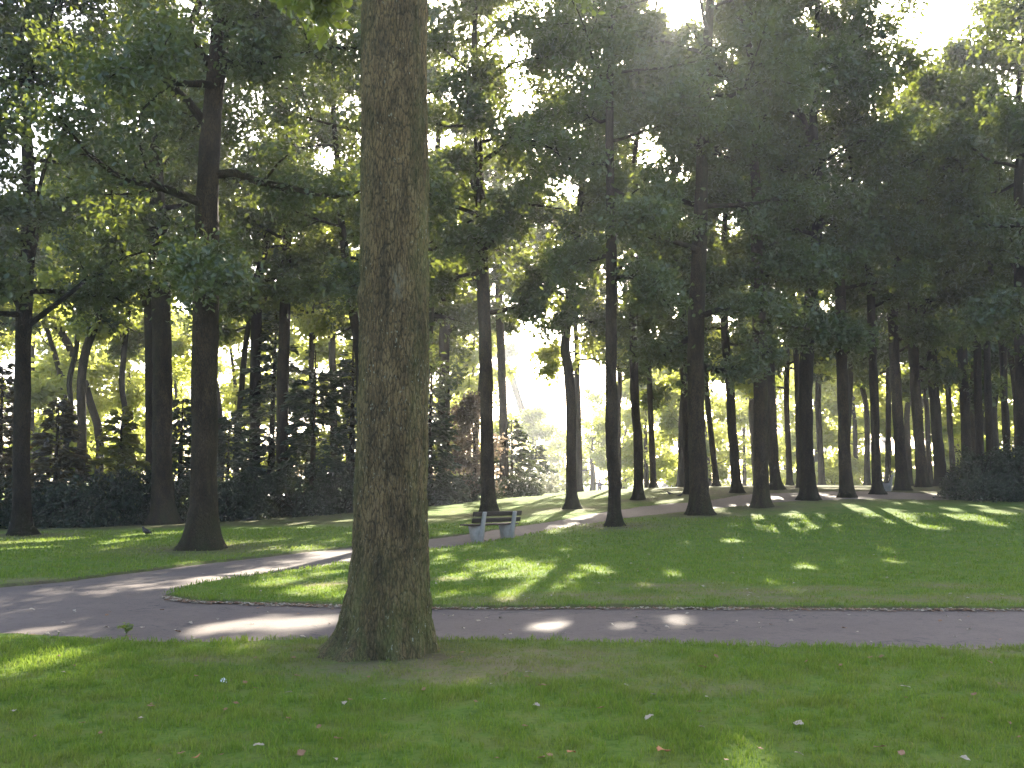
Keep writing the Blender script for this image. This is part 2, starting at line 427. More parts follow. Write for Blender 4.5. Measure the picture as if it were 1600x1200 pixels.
# ------------------------------------------------------------------ the trees of the grove
# (base px, base py, trunk width px, stem points above the base, height m, crown bottom py, crown radius, options, label)
TREES = [
    (33, 838, 27, [(34, 700), (35, 600), (37, 510), (42, 400), (46, 300), (40, 180), (38, 60)], 19, 440, 4.3, {'arms': [((45, 508), (110, 458), (165, 415), (228, 392)), ((30, 480), (10, 445), (-25, 425)), ((50, 400), (62, 340), (62, 290), (95, 210), (150, 160))]}, 'dark oak at the left edge of the grove, long rising bough to its right'),
    (47, 786, 13, [(48, 600), (50, 400)], 18, 430, 3.6, {}, 'thin dark tree half hidden behind the leftmost oak by the shrub border'),
    (256, 821, 33, [(253, 700), (254, 600), (252, 500), (250, 420), (246, 330), (244, 230)], 20, 420, 4.2, {'arms': [((266, 420), (280, 378), (300, 350), (340, 335)), ((228, 480), (215, 440), (196, 400), (180, 370))]}, 'thick dark oak in front of the rhododendrons, one of a close pair of trunks'),
    (235, 812, 15, [(234, 650), (232, 500), (228, 350), (224, 220)], 19, 440, 3.6, {}, 'narrow trunk tucked against the left side of the thick dark oak'),
    (315, 860, 43, [(318, 780), (319, 700), (320, 600), (321, 500), (322, 380), (325, 280), (331, 190), (338, 110), (345, 30)], 20, 380, 5.0, {'arms': [((318, 190), (285, 150), (245, 128), (180, 118), (120, 90)), ((328, 100), (300, 65), (265, 50), (215, 35)), ((346, 105), (370, 98), (400, 100), (440, 88)), ((350, 60), (375, 35), (402, 22), (440, -10))], 'flare': 0.95}, 'large oak with broad flared foot beside the left end of the path'),
    (397, 805, 19, [(398, 700), (399, 600), (402, 450)], 18, 470, 3.5, {}, 'slim dark oak just right of the large flared oak, close to the shrubs'),
    (441, 806, 20, [(441, 700), (442, 600), (446, 450), (450, 330)], 19, 440, 3.8, {}, 'straight oak left of the front trunk, standing where lawn meets shrub border'),
    (523, 790, 13, [(522, 700), (520, 600), (517, 450), (515, 380)], 17, 470, 3.2, {}, 'slender grey trunk before the dark conifers, nearest left of the front trunk'),
    (694, 787, 20, [(694, 700), (694, 600), (695, 500), (697, 400), (697, 320)], 18, 480, 4.0, {'arms': [((700, 520), (722, 505), (748, 500))]}, 'oak immediately right of the front trunk'),
    (721, 763, 15, [(719, 650), (717, 560), (715, 440)], 17, 440, 3.4, {}, 'grey hazy trunk further back, between the front trunk and the bench oak'),
    (764, 806, 23, [(761, 720), (760, 600), (757, 500), (753, 400), (750, 300), (746, 200)], 19, 420, 3.9, {'arms': [((745, 310), (728, 262), (700, 240)), ((758, 250), (790, 225), (815, 190))]}, 'oak rising straight behind the backrest of the bench'),
    (788, 778, 15, [(787, 680), (784, 580), (780, 480), (778, 400)], 20, 420, 4.3, {}, 'thin tree just right of the oak behind the bench'),
    (894, 797, 17, [(892, 740), (892, 640), (888, 580), (883, 540), (887, 500), (890, 460), (897, 420), (902, 370), (906, 320), (915, 250), (925, 170)], 17, 520, 3.2, {'arms': [((880, 460), (866, 452), (850, 428), (815, 412), (780, 390)), ((915, 325), (935, 300), (960, 285))]}, 'crooked S-shaped tree throwing a long shadow across the path'),
    (959, 824, 20, [(960, 760), (956, 690), (955, 600), (955, 500), (955, 400), (954, 300), (952, 180), (955, 60)], 19, 440, 3.4, {}, 'straight slim oak on the lawn edge, nearest of the trees right of the bench'),
    (998, 783, 15, [(997, 700), (992, 620), (990, 500), (991, 400), (990, 320)], 17, 460, 3.2, {}, 'black thin trunk leaning slightly, right of the straight slim oak'),
    (1045, 763, 13, [(1042, 700), (1038, 630), (1033, 540), (1030, 460)], 15, 560, 3.2, {'arms': [((1036, 658), (1015, 652), (985, 650), (950, 640), (915, 636)), ((1036, 560), (1010, 530), (975, 505))]}, 'sunlit brown tree at the back with one long level bough to the left'),
    (1077, 774, 13, [(1074, 700), (1070, 620), (1067, 520)], 17, 480, 3.3, {}, 'thin black trunk touching the left of the thickest right hand oak'),
    (1093, 806, 29, [(1091, 740), (1088, 660), (1087, 600), (1088, 500), (1092, 400), (1096, 300), (1098, 180)], 20, 470, 4.3, {'low': 560}, 'thickest oak right of the bench, leafy sprays hanging over its trunk'),
    (1152, 772, 15, [(1148, 720), (1143, 660), (1140, 600), (1133, 520), (1130, 420)], 17, 500, 3.4, {}, 'bowed dark tree between the thickest oak and the next pair'),
    (1131, 758, 11, [(1131, 680), (1130, 600), (1128, 500)], 15, 520, 3.0, {}, 'pale hazy thin trunk far behind the bowed dark tree'),
    (1170, 760, 14, [(1166, 680), (1161, 600), (1158, 500)], 16, 500, 3.2, {}, 'leaning grey trunk behind, just right of the bowed dark tree'),
    (1190, 794, 23, [(1189, 720), (1188, 600), (1186, 500), (1183, 400), (1182, 300)], 20, 460, 4.0, {'arms': [((1176, 440), (1160, 430), (1130, 425)), ((1176, 330), (1150, 310), (1125, 280))]}, 'dark upright oak with flared foot standing on the edge of the bare earth'),
    (1212, 767, 16, [(1208, 700), (1204, 600), (1200, 500)], 18, 500, 3.4, {}, 'tapering trunk set behind the dark upright oak, its foot bending right'),
    (1264, 783, 23, [(1261, 720), (1259, 620), (1262, 540), (1268, 460), (1274, 400), (1280, 300)], 19, 470, 3.9, {}, 'mossy oak with skirt-like foot, mid way along the row on the right'),
    (1250, 764, 10, [(1248, 680), (1246, 600), (1242, 500)], 16, 510, 3.0, {}, 'thin stem peeping out left of the mossy skirt-footed oak'),
    (1297, 759, 13, [(1291, 700), (1287, 620), (1281, 540)], 16, 510, 3.2, {}, 'leaning tree just right of the mossy skirt-footed oak, foot in sunlit earth'),
    (1324, 779, 19, [(1320, 720), (1317, 620), (1314, 520), (1312, 430)], 19, 480, 3.7, {'low': 560}, 'straight black oak, first of the dense right hand row'),
    (1338, 758, 13, [(1333, 700), (1329, 620), (1325, 520)], 17, 510, 3.2, {}, 'brownish trunk close behind the straight black oak'),
    (1361, 758, 10, [(1357, 700), (1353, 620), (1349, 540)], 16, 520, 3.0, {}, 'thin brown trunk to the left of the second bench'),
    (1372, 774, 15, [(1369, 720), (1366, 620), (1362, 520), (1360, 450)], 19, 490, 3.5, {}, 'narrow black oak in front of the second bench'),
    (1391, 754, 17, [(1386, 700), (1380, 620), (1374, 540)], 18, 510, 3.3, {}, 'grey trunk directly behind the second bench'),
    (1410, 768, 18, [(1407, 720), (1402, 640), (1398, 560), (1395, 480)], 19, 490, 3.6, {'low': 570}, 'dark oak right beside the second bench'),
    (1422, 757, 10, [(1417, 700), (1412, 620), (1408, 540)], 17, 520, 3.0, {}, 'thin trunk behind the oak at the second bench'),
    (1442, 763, 17, [(1437, 700), (1431, 620), (1427, 540), (1425, 470)], 19, 500, 3.6, {'low': 580}, 'black oak leaning left, second to the right of the second bench'),
    (1456, 757, 9, [(1450, 700), (1444, 630), (1440, 560)], 16, 530, 2.9, {}, 'pale sapling-like stem between two black oaks on the right'),
    (1471, 762, 18, [(1466, 700), (1460, 620), (1455, 540), (1452, 470)], 19, 500, 3.6, {}, 'black oak with slanting foot just left of the big bush'),
    (1481, 758, 9, [(1476, 700), (1470, 630), (1465, 560)], 16, 530, 2.9, {}, 'grey stem almost touching the slanting oak left of the big bush'),
    (1496, 756, 9, [(1490, 680), (1484, 620), (1476, 560)], 15, 530, 2.9, {}, 'thinnest leaning stem left of the big bush'),
    (1512, 762, 16, [(1510, 700), (1507, 620), (1503, 540), (1500, 480)], 19, 500, 3.5, {'arms': [((1511, 620), (1525, 614), (1545, 606))]}, 'dark trunk rising from behind the left end of the big bush'),
    (1533, 763, 13, [(1531, 700), (1528, 620), (1526, 520)], 18, 500, 3.4, {}, 'grey upright trunk above the left half of the big bush'),
    (1549, 764, 12, [(1547, 700), (1544, 620), (1542, 520)], 18, 510, 3.3, {}, 'dark trunk over the crest of the big bush'),
    (1561, 760, 10, [(1558, 700), (1554, 620), (1551, 540)], 17, 520, 3.1, {}, 'slim trunk right of the crest of the big bush'),
    (1576, 762, 12, [(1573, 690), (1569, 620), (1566, 540)], 18, 510, 3.3, {}, 'grey trunk over the right half of the big bush'),
    (1604, 778, 24, [(1601, 700), (1598, 620), (1596, 500), (1594, 380), (1592, 280)], 20, 460, 4.2, {'low': 600}, 'big black oak at the right edge of the picture beside the big bush'),
]
# further grove trees whose trunks hide behind others or stand outside the frame but whose crowns close the canopy
BACKROW = [(905, 57, 13), (965, 60, 12), (1020, 56, 12), (1062, 63, 13), (1118, 58, 12), (1180, 64, 13), (1232, 57, 12), (1282, 62, 13), (1318, 56, 12), (1352, 64, 12), (1384, 59, 12), (1418, 65, 12), (1450, 57, 11), (1487, 62, 12), (1522, 58, 12), (1556, 64, 12), (1588, 57, 12), (1630, 61, 12), (1690, 57, 13), (655, 55, 13), (585, 52, 13), (480, 55, 13), (370, 52, 13), (190, 52, 13), (90, 50, 12), (-30, 54, 13), (740, 60, 12)]  # row added behind the grove so its crowns hold back sunlight
FILL = [(560, 800, 14, 22, 490, 4.2), (832, 765, 11, 23, 330, 3.8), (120, 800, 13, 21, 420, 4.0), (340, 790, 12, 22, 400, 4.0), (618, 815, 26, 21, 530, 4.6), (640, 792, 22, 21, 510, 4.4), (-90, 850, 30, 19, 430, 4.4), (1690, 800, 26, 20, 470, 4.4), (1780, 775, 22, 19, 480, 4.2), (150, 792, 12, 17, 420, 3.6)]  # the two oaks behind the front trunk are added to shade the left path

patches = [  # sunlit places on the ground: (px, py, half width px)
    (1185, 1192, 55), (60, 1032, 50), (480, 968, 55), (410, 964, 40), (345, 972, 36), (322, 899, 28), (397, 889, 30), (468, 882, 26),
    (431, 909, 36), (514, 896, 26), (487, 920, 40), (525, 930, 28), (849, 889, 32), (790, 897, 26), (744, 881, 25), (688, 876, 24), (920, 887, 24), (807, 928, 36), (830, 915, 24), (856, 969, 32), (980, 971, 17), (1062, 965, 24),
    (882, 859, 14), (780, 862, 14), (1077, 847, 14), (1142, 845, 20), (1296, 890, 24), (870, 800, 45), (835, 812, 28), (900, 806, 26), (930, 775, 50), (850, 775, 40), (1040, 785, 18), (1095, 791, 15), (870, 830, 20),
    (1255, 805, 36), (1350, 796, 25), (1400, 806, 36), (1480, 807, 24), (1560, 800, 28), (1462, 825, 24), (1270, 823, 12), (1320, 820, 18), (1470, 772, 26), (1295, 763, 20), (1350, 764, 18), (1215, 778, 15),
    (200, 845, 28), (165, 850, 20), (62, 855, 24), (25, 847, 24), (225, 834, 30), (275, 832, 20), (375, 826, 22), (390, 815, 20), (292, 880, 18), (425, 825, 20), (472, 825, 22), (532, 814, 20), (425, 811, 22),
    (700, 791, 28), (707, 802, 28), (712, 822, 20), (695, 834, 14), (740, 812, 20), (820, 785, 22),
]
_r = random.Random(4)
for _ in range(30):
    patches.append((_r.uniform(1080, 1590), _r.uniform(787, 826), _r.uniform(9, 22)))
for _ in range(16):
    patches.append((_r.uniform(680, 950), _r.uniform(865, 935), _r.uniform(14, 30)))
for _ in range(22):
    patches.append((_r.uniform(0, 540), _r.uniform(812, 862), _r.uniform(12, 26)))
for _ in range(10):
    patches.append((_r.uniform(1000, 1500), _r.uniform(855, 925), _r.uniform(9, 18)))
CORR = []
for px, py, hw in patches:
    p = ground_hit(px, py)
    CORR.append((p, hw / F * p[1] * 0.85))
CORR.append((np.array([0, 0, EYE]), 0.75))
for _dx, _dz, _rr in ((-1.0, 0.15, 0.35), (0.75, -0.55, 0.3), (-0.45, -0.95, 0.28), (1.25, 0.2, 0.25), (-1.7, -0.35, 0.2), (0.2, -1.5, 0.2)):
    CORR.append((np.array([_dx, 0, EYE + _dz]), _rr))
CP = np.array([c[0] for c in CORR]); CR = np.array([c[1] for c in CORR])


def sun_open(P, L=0.15):
    """False for leaves that would stand in the light falling on the sunlit places"""
    keep = np.ones(len(P), bool)
    for c, r in zip(CP, CR):
        v = P - c
        a = v @ SUN
        d2 = (v * v).sum(1) - a * a
        keep &= ~((d2 < (r + 0.42 * L) ** 2) & (a > 0))
    return keep


def leaves(P, A, Nn, L, Wd, rng, fold=0.18):
    """six-point folded leaves: positions, long axes, normals"""
    n = len(P)
    A = A / (np.linalg.norm(A, axis=1)[:, None] + 1e-9)
    Sd = np.cross(Nn, A); Sd /= np.linalg.norm(Sd, axis=1)[:, None] + 1e-9
    Nn = np.cross(A, Sd)
    L = (L * rng.uniform(0.7, 1.25, n))[:, None]; Wd = (Wd * rng.uniform(0.7, 1.25, n))[:, None]
    b = P; tip = P + A * L - Nn * L * 0.12
    up = Nn * Wd * fold
    l1 = P + A * L * 0.3 - Sd * Wd * 0.38 + up; l2 = P + A * L * 0.68 - Sd * Wd * 0.5 + up
    r1 = P + A * L * 0.3 + Sd * Wd * 0.38 + up; r2 = P + A * L * 0.68 + Sd * Wd * 0.5 + up
    V = np.stack([b, l1, l2, tip, r2, r1], 1).reshape(-1, 3)
    i = np.arange(n)[:, None] * 6
    Fq = np.concatenate([i + np.array([[0, 3, 2, 1]]), i + np.array([[0, 5, 4, 3]])], 0)
    return V, Fq


def scatter(C, sig, per, L, rng, up=0.8, wid=0.62, flat=0.6):
    """leaf clumps round centres C"""
    n = len(C) * per
    Cc = np.repeat(C, per, 0); sg = np.repeat(sig, per)[:, None]
    P = Cc + rng.normal(0, 1, (n, 3)) * sg * np.array([1, 1, flat])
    N = rng.normal(0, 1, (n, 3)); N /= np.linalg.norm(N, axis=1)[:, None]
    N = N + np.array([0, 0, up])
    A = rng.normal(0, 1, (n, 3)); A[:, 2] -= 0.35
    A = A - N * ((A * N).sum(1) / (N * N).sum(1))[:, None]
    var = np.clip(np.repeat(rng.uniform(0.1, 0.9, len(C)), per) + rng.normal(0, 0.22, n), 0, 1)
    return P, A, N, var


def curve_pts(P, n):
    P = np.asarray(P, float)
    return spline(P, max(1, n)) if len(P) > 1 else P


def limb(rng, p0, az, el, length, r0, n=8, wig=0.16, lift=0.02):
    pts = [np.array(p0, float)]
    d = np.array([math.cos(az) * math.cos(el), math.sin(az) * math.cos(el), math.sin(el)])
    for k in range(n):
        d = d + rng.normal(0, wig, 3) + np.array([0, 0, lift]); d /= np.linalg.norm(d)
        pts.append(pts[-1] + d * length / n)
    return np.array(pts), np.linspace(r0, max(0.012, r0 * 0.18), n + 1)


ALLBASES = []


def grow_tree(name, base, stem, r, height, zcb, R, rng, leafL, label, cat='tree', group=None, opts=None, leafmat='leaf', nl=13, per=None, seg=14, twig=True, dens=1.0):
    opts = opts or {}
    root = empty(name, base); tag(root, label, cat, group)
    b = np.asarray(base, float)
    # --- trunk
    st = np.asarray(stem, float) - b
    top = st[-1]
    d = np.array([0.0, 0.0, 1.0])
    pts = [p for p in st]
    if top[2] < height:
        k = max(2, int((height - top[2]) / 1.6))
        for i in range(k):
            d = d + rng.normal(0, 0.09, 3); d[2] = abs(d[2]); d /= np.linalg.norm(d)
            pts.append(pts[-1] + d * (height - top[2]) / k)
    pts = curve_pts(np.vstack([[pts[0] + np.array([0, 0, -0.35])], pts]), 6)
    h = np.clip(pts[:, 2], 0, None)
    # thin the stem above the crown's start
    rad = r * (1.06 - 0.12 * h / height - 0.74 * np.clip((h - zcb) / max(1.0, height - zcb), 0, 1) ** 0.85)
    rad = np.maximum(rad, 0.02)
    # resample densely near the foot
    hh = np.concatenate([np.linspace(-0.3, 1.2, 16), np.linspace(1.4, 6, 22), np.linspace(6.5, height, 26)])
    z = pts[:, 2]; o = np.argsort(z)
    T = np.column_stack([np.interp(hh, z[o], pts[o, 0]), np.interp(hh, z[o], pts[o, 1]), hh])
    rt = np.interp(hh, z[o], rad[o])
    th = np.linspace(0, 2 * PI, seg, endpoint=False)
    fl = opts.get('flare', 0.62 + 0.25 * rng.random())
    ph = rng.uniform(0, 6.3, 3)
    hz = np.clip(hh, 0, None)[:, None]
    lob = 1 + 0.28 * np.cos(3 * th[None] + ph[0]) + 0.2 * np.cos(5 * th[None] + ph[1])
    foot = fl * np.exp(-hz / (1.1 * r + 0.04)) * lob + 0.14 * np.exp(-hz / 1.6)
    nz = vnoise(np.stack([np.cos(th)[None] * r * 3 + 0 * hz, np.sin(th)[None] * r * 3 + 0 * hz, hz * 1.3 + 0 * th[None]], -1), 1.0, rng.uniform(0, 40)) - 0.5
    nz2 = vnoise(np.stack([np.cos(th)[None] * 2 + 0 * hz, np.sin(th)[None] * 2 + 0 * hz, hz * 3.5 + 0 * th[None]], -1), 1.6, rng.uniform(0, 40)) - 0.5
    g = Geo(); g.tube(T, rt, seg, ref=(1, 0, 0), rmul=1 + foot + 0.20 * nz + 0.12 * nz2)
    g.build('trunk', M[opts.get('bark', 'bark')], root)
    # --- limbs
    cl = []; sg = []
    def add_limb(P, Rr, ncl=5):
        gg = Geo(); gg.tube(P, Rr, 7)
        n = len(P)
        L = np.linalg.norm(np.diff(P, axis=0), axis=1).sum()
        for k in range(ncl):
            tt = rng.uniform(0.28, 0.97); i = int(tt * (n - 1))
            dv = P[min(i + 1, n - 1)] - P[max(i - 1, 0)]
            az = math.atan2(dv[1], dv[0]) + rng.choice([-1, 1]) * rng.uniform(0.5, 1.25)
            Q, q = limb(rng, P[i], az, rng.uniform(-0.3, 0.55), L * rng.uniform(0.26, 0.5) * (1.15 - 0.5 * tt), max(0.012, Rr[i] * 0.55), 5, 0.22, 0.0)
            if twig and sun_open(Q[1:] + b, 0.1).all(): gg.tube(Q, q, 5, cap=False)
            for u in (2, 3, 5, 5):
                cl.append(Q[u] + rng.normal(0, 0.16, 3)); sg.append(rng.uniform(0.19, 0.40))
        for u in (0.7, 0.85, 1.0):
            cl.append(P[int(u * (n - 1))] + rng.normal(0, 0.15, 3)); sg.append(rng.uniform(0.22, 0.40))
        gg.build('branch', M['bark'], root)
    for arm in opts.get('arms', []):
        A3 = np.array([at_depth(px, py, b[1] - 0.25 * i * opts.get('armdir', 1)) for i, (px, py) in enumerate(arm)]) - b
        A3 = curve_pts(A3, 4)
        add_limb(A3, np.linspace(r * 0.42, r * 0.12, len(A3)), 4)
    ga = rng.uniform(0, 6.3)
    zl = opts.get('zlow', zcb) - opts.get('sink', 0.3)
    for k in range(nl):
        u = (k + rng.uniform(0, 0.8)) / nl
        zz = zl + (height - zl) * (u ** 0.9) * 0.95
        prof = (0.62 + 0.9 * u) if u < 0.4 else 0.98 * (1 - ((u - 0.4) / 0.62) ** 1.7) + 0.10
        az = ga + k * 2.399 + rng.normal(0, 0.25)
        el = (-0.16 + 0.9 * u) + rng.normal(0, 0.16)
        i = int(np.argmin(np.abs(T[:, 2] - zz)))
        P, Rr = limb(rng, T[i], az, el, R * prof * rng.uniform(0.8, 1.15), max(0.03, rt[i] * opts.get('lr', 0.45)), 7)
        add_limb(P, Rr, opts.get('subs', 5))
    # drooping low sprays
    C = np.array(cl); sg = np.array(sg)
    per = per or int(66 * (0.17 / leafL) ** 1.6 * dens)
    Pl, A, N, var = scatter(C, sg * opts.get('spread', 1.0), per, leafL, rng)
    keep = sun_open(Pl + b, leafL) & (Pl[:, 2] > 0.4)
    if 'low' in opts: pass
    Pl, A, N, var = Pl[keep], A[keep], N[keep], var[keep]
    V, Fq = leaves(Pl, A, N, leafL, leafL * 0.62, rng)
    np_mesh('crown', V, Fq, M[leafmat], root, False, {'var': np.repeat(var, 6)})
    return root


GR = 'oaks of the grove beyond the path'
n_leaf = 0
for i, (bx, by, w, st, hgt, cb, R, opts, lab) in enumerate(TREES):
    rng = np.random.default_rng(100 + i)
    base = ground_hit(bx, by - 2)
    Y = base[1]
    ALLBASES.append((base, w / F * Y / 2))
    stem = [base] + [at_depth(px, py, Y) for px, py in st]
    zcb = at_depth(bx, cb, Y)[2] - base[2]
    o = dict(opts)
    o['sink'] = 0.2 + rng.uniform(0, (1.7 if bx < 1400 else 0.5) if i > 8 else 1.3)
    if 'low' in o: o['zlow'] = at_depth(bx, o['low'], Y)[2] - base[2] + 0.8
    L = 0.15 * max(1.0, Y / 24) ** 0.9
    grow_tree('oak_tree', base, stem, 0.86 * w / F * Y / 2, (hgt + (4.5 if Y < 45 and bx < 1290 else 0.5) + base[2]), zcb, R * (1.0 if Y < 40 else 1.1), rng, L, lab, 'tree', GR, o, nl=22 if Y < 40 else 18)
for i, (bx, by, w, hgt, cb, R) in enumerate(FILL):
    rng = np.random.default_rng(300 + i)
    base = ground_hit(bx, by); Y = base[1]
    ALLBASES.append((base, w / F * Y / 2))
    zcb = at_depth(bx, cb, Y)[2] - base[2]
    grow_tree('oak_tree', base, [base, base + np.array([0.1, 0, 3])], w / F * Y / 2, hgt, zcb, R, rng, 0.2,
              ['thin oak peeping out at the left edge of the front trunk', 'thin distant oak left of the crooked tree', 'thin oak in the border left of the thick oak', 'thin oak in the border just right of the flared oak', 'added oak hidden behind the front trunk to shade the path, its crown showing on both sides', 'further added oak hidden behind the front trunk to shade the path', 'dark oak beyond the left edge, boughs reaching into the picture', 'oak beyond the right edge behind the big bush', 'further oak beyond the right edge of the row', 'thin tree in the shrub border between the two left oaks'][i], 'tree', GR)

for i, (px, dist, w) in enumerate(BACKROW):
    rng = np.random.default_rng(350 + i)
    base = np.array([(px - 800) / F * dist, dist, 0.0]); base[2] = float(terrain(base[0], base[1]))
    zcb = at_depth(px, 565 if i < 19 else 505, dist)[2] - base[2]
    lean = rng.normal(0, 0.25)
    grow_tree('oak_tree', base, [base, base + np.array([lean * .4, 0, 2.0]), base + np.array([lean, 0, 5.0])], w * 0.7 / F * dist / 2, rng.uniform(17, 20), zcb, 4.0, rng, 0.36,
              'thin shaded trunk in the depth of the grove, added behind the front rows to cut the sun', 'tree', 'trees deep in the grove', {'subs': 4, 'sink': rng.uniform(0, 2.5 if px < 1400 else 1.0)}, 'leaf' if i % 3 else 'leaf_far', nl=16, seg=8, twig=False, dens=1.15)

# ------------------------------------------------------------------ the front tree


def front_tree():
    rng = np.random.default_rng(5)
    base = ground_hit(612, 1018); Y = base[1]
    root = empty('oak_tree', base)
    tag(root, 'big bare trunk close to the camera, mossy foot flaring on the near lawn', 'tree')
    rows = [(-60, 566, 667), (0, 566, 668), (150, 565, 668), (300, 564, 668), (400, 563, 668), (450, 560, 669), (500, 561, 668), (600, 559, 668), (700, 556, 669), (800, 553, 669), (850, 551, 670), (900, 547, 671), (940, 542, 673), (965, 536, 675)]
    zs = []; cx = []; rr = []
    for py, a, c in rows:
        pa = at_depth(a, py, Y) - base; pc = at_depth(c, py, Y) - base
        zs.append(pa[2]); cx.append((pa[0] + pc[0]) / 2); rr.append((pc[0] - pa[0]) / 2 * 0.985)
    o = np.argsort(zs); zs = np.array(zs)[o]; cx = np.array(cx)[o]; rr = np.array(rr)[o]
    H = 17.0
    hh = np.concatenate([np.linspace(-0.3, 1.0, 150), np.linspace(1.008, 6.6, 420), np.linspace(6.8, H, 40)])
    X = np.interp(hh, zs, cx); Rr = np.interp(hh, zs, rr)
    Rr = np.where(hh > 6.2, Rr[np.searchsorted(hh, 6.2)] * (1 - 0.75 * np.clip((hh - 6.2) / (H - 6.2), 0, 1)), Rr)
    X = np.where(hh > 6.2, X[np.searchsorted(hh, 6.2)], X)
    base_r = float(np.interp(0.5, zs, rr)); Rr = np.where(hh < 0.45, base_r, Rr)
    seg = 240
    P = np.column_stack([X, 0 * X, hh])
    th = np.linspace(0, 2 * PI, seg, endpoint=False)
    # with ref X: A = T x X = +Y, B = T x A = -X ; angle th -> cos*Y - sin*X
    dx = -np.sin(th)[None]; dy = np.cos(th)[None]
    hz = np.clip(hh, 0, None)[:, None]
    lf = 0.24 + 0.80 * np.clip(-dx, 0, 1) - 0.12 * np.clip(dx, 0, 1) + 0.12 * np.cos(5 * th[None] + 0.6) + 0.09 * np.cos(9 * th[None] + 1.0) + 0.06 * np.cos(14 * th[None] + 2.0)
    foot = 0.70 * np.exp(-hz / 0.20) * lf
    s3 = lambda a, bb, cc: np.stack([dx * a + 0 * hz, dy * a + 0 * hz, hz * bb + 0 * dx + cc], -1)
    n1 = vnoise(s3(0.9, 0.7, 3.1), 1.0) - 0.5
    n2 = vnoise(s3(2.6, 2.0, 9.0), 1.0) - 0.5
    # bark ridges: warped stripes running up the stem
    warp = vnoise(s3(1.5, 2.2, 20.0), 2.0)
    r1 = np.abs(vnoise(s3(9.0, 3.2, 5.0) + warp[..., None] * 0.8, 1.0) * 2 - 1)
    r2 = np.abs(vnoise(s3(17.0, 6.5, 2.0) + warp[..., None] * 1.2, 1.0) * 2 - 1)
    r3 = vnoise(s3(30.0, 22.0, 7.0), 1.0) - 0.5
    ridge = 0.020 * np.minimum(r1 * 2.2, 1) + 0.014 * np.minimum(r2 * 2.0, 1) + 0.010 * r3
    # old branch collar on the left flank at about 3.4 m
    kn = 0.07 * np.exp(-((hz - 3.32) / 0.10) ** 2) * np.exp(-((dx + 0.97) / 0.25) ** 2) - 0.05 * np.exp(-((hz - 3.50) / 0.07) ** 2) * np.exp(-((dx + 1.0) / 0.2) ** 2)
    g = Geo(); g.tube(P, Rr, seg, ref=(1, 0, 0), rmul=1 + foot + 0.07 * n1 + 0.04 * n2 + ridge * 2.2 - 0.035 + kn)
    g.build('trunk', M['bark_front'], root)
    cl = []; sg = []
    for k in range(13):
        u = (k + rng.random() * 0.6) / 13
        zz = 8.2 + 8.2 * u
        Pq, q = limb(rng, (X[-1], 0, zz), k * 2.399 + 0.7, 0.15 + 0.5 * u, 4.8 * (1 - 0.5 * u), 0.10 * (1 - 0.5 * u), 8)
        gg = Geo(); gg.tube(Pq, q, 8)
        for j in range(6):
            i = rng.integers(3, 9)
            Q, q2 = limb(rng, Pq[i], rng.uniform(0, 6.3), rng.uniform(-0.3, 0.5), 1.5, 0.02, 5, 0.2, 0)
            gg.tube(Q, q2, 5, cap=False)
            for u2 in (2, 3, 5): cl.append(Q[u2]); sg.append(0.32)
        gg.build('branch', M['bark'], root)
    # two leafy sprays that dip into the top of the picture left and right of the stem
    for (px, py, dp, tw) in ((495, 2, 0.8, -1), (925, -12, 5.0, 1)):
        tipw = at_depth(px, py, Y + dp) - base
        s = np.array([X[-1], 0, tipw[2] + 1.5])
        Pq = curve_pts(np.array([s, s * 0.45 + tipw * 0.55 + np.array([0, 0, 0.9]), tipw + np.array([-0.1 * tw, 0, 0.35]), tipw]), 4)
        gg = Geo(); gg.tube(Pq, np.linspace(0.06, 0.008, len(Pq)), 6); gg.build('branch', M['bark'], root)
        for j in range(16):
            cl.append(tipw + rng.normal(0, 1, 3) * np.array([0.22, 0.3, 0.09]) + np.array([0, 0, 0.1])); sg.append(0.1)
    C = np.array(cl); sg = np.array(sg)
    Pl, A, N, var = scatter(C, sg, 30, 0.13, rng, up=0.6)
    keep = sun_open(Pl + base)
    V, Fq = leaves(Pl[keep], A[keep], N[keep], 0.13, 0.08, rng)
    np_mesh('crown', V, Fq, M['leaf_near'], root, False, {'var': np.repeat(var[keep], 6)})
    return base


FB = front_tree()
ALLBASES.append((FB, 0.33))

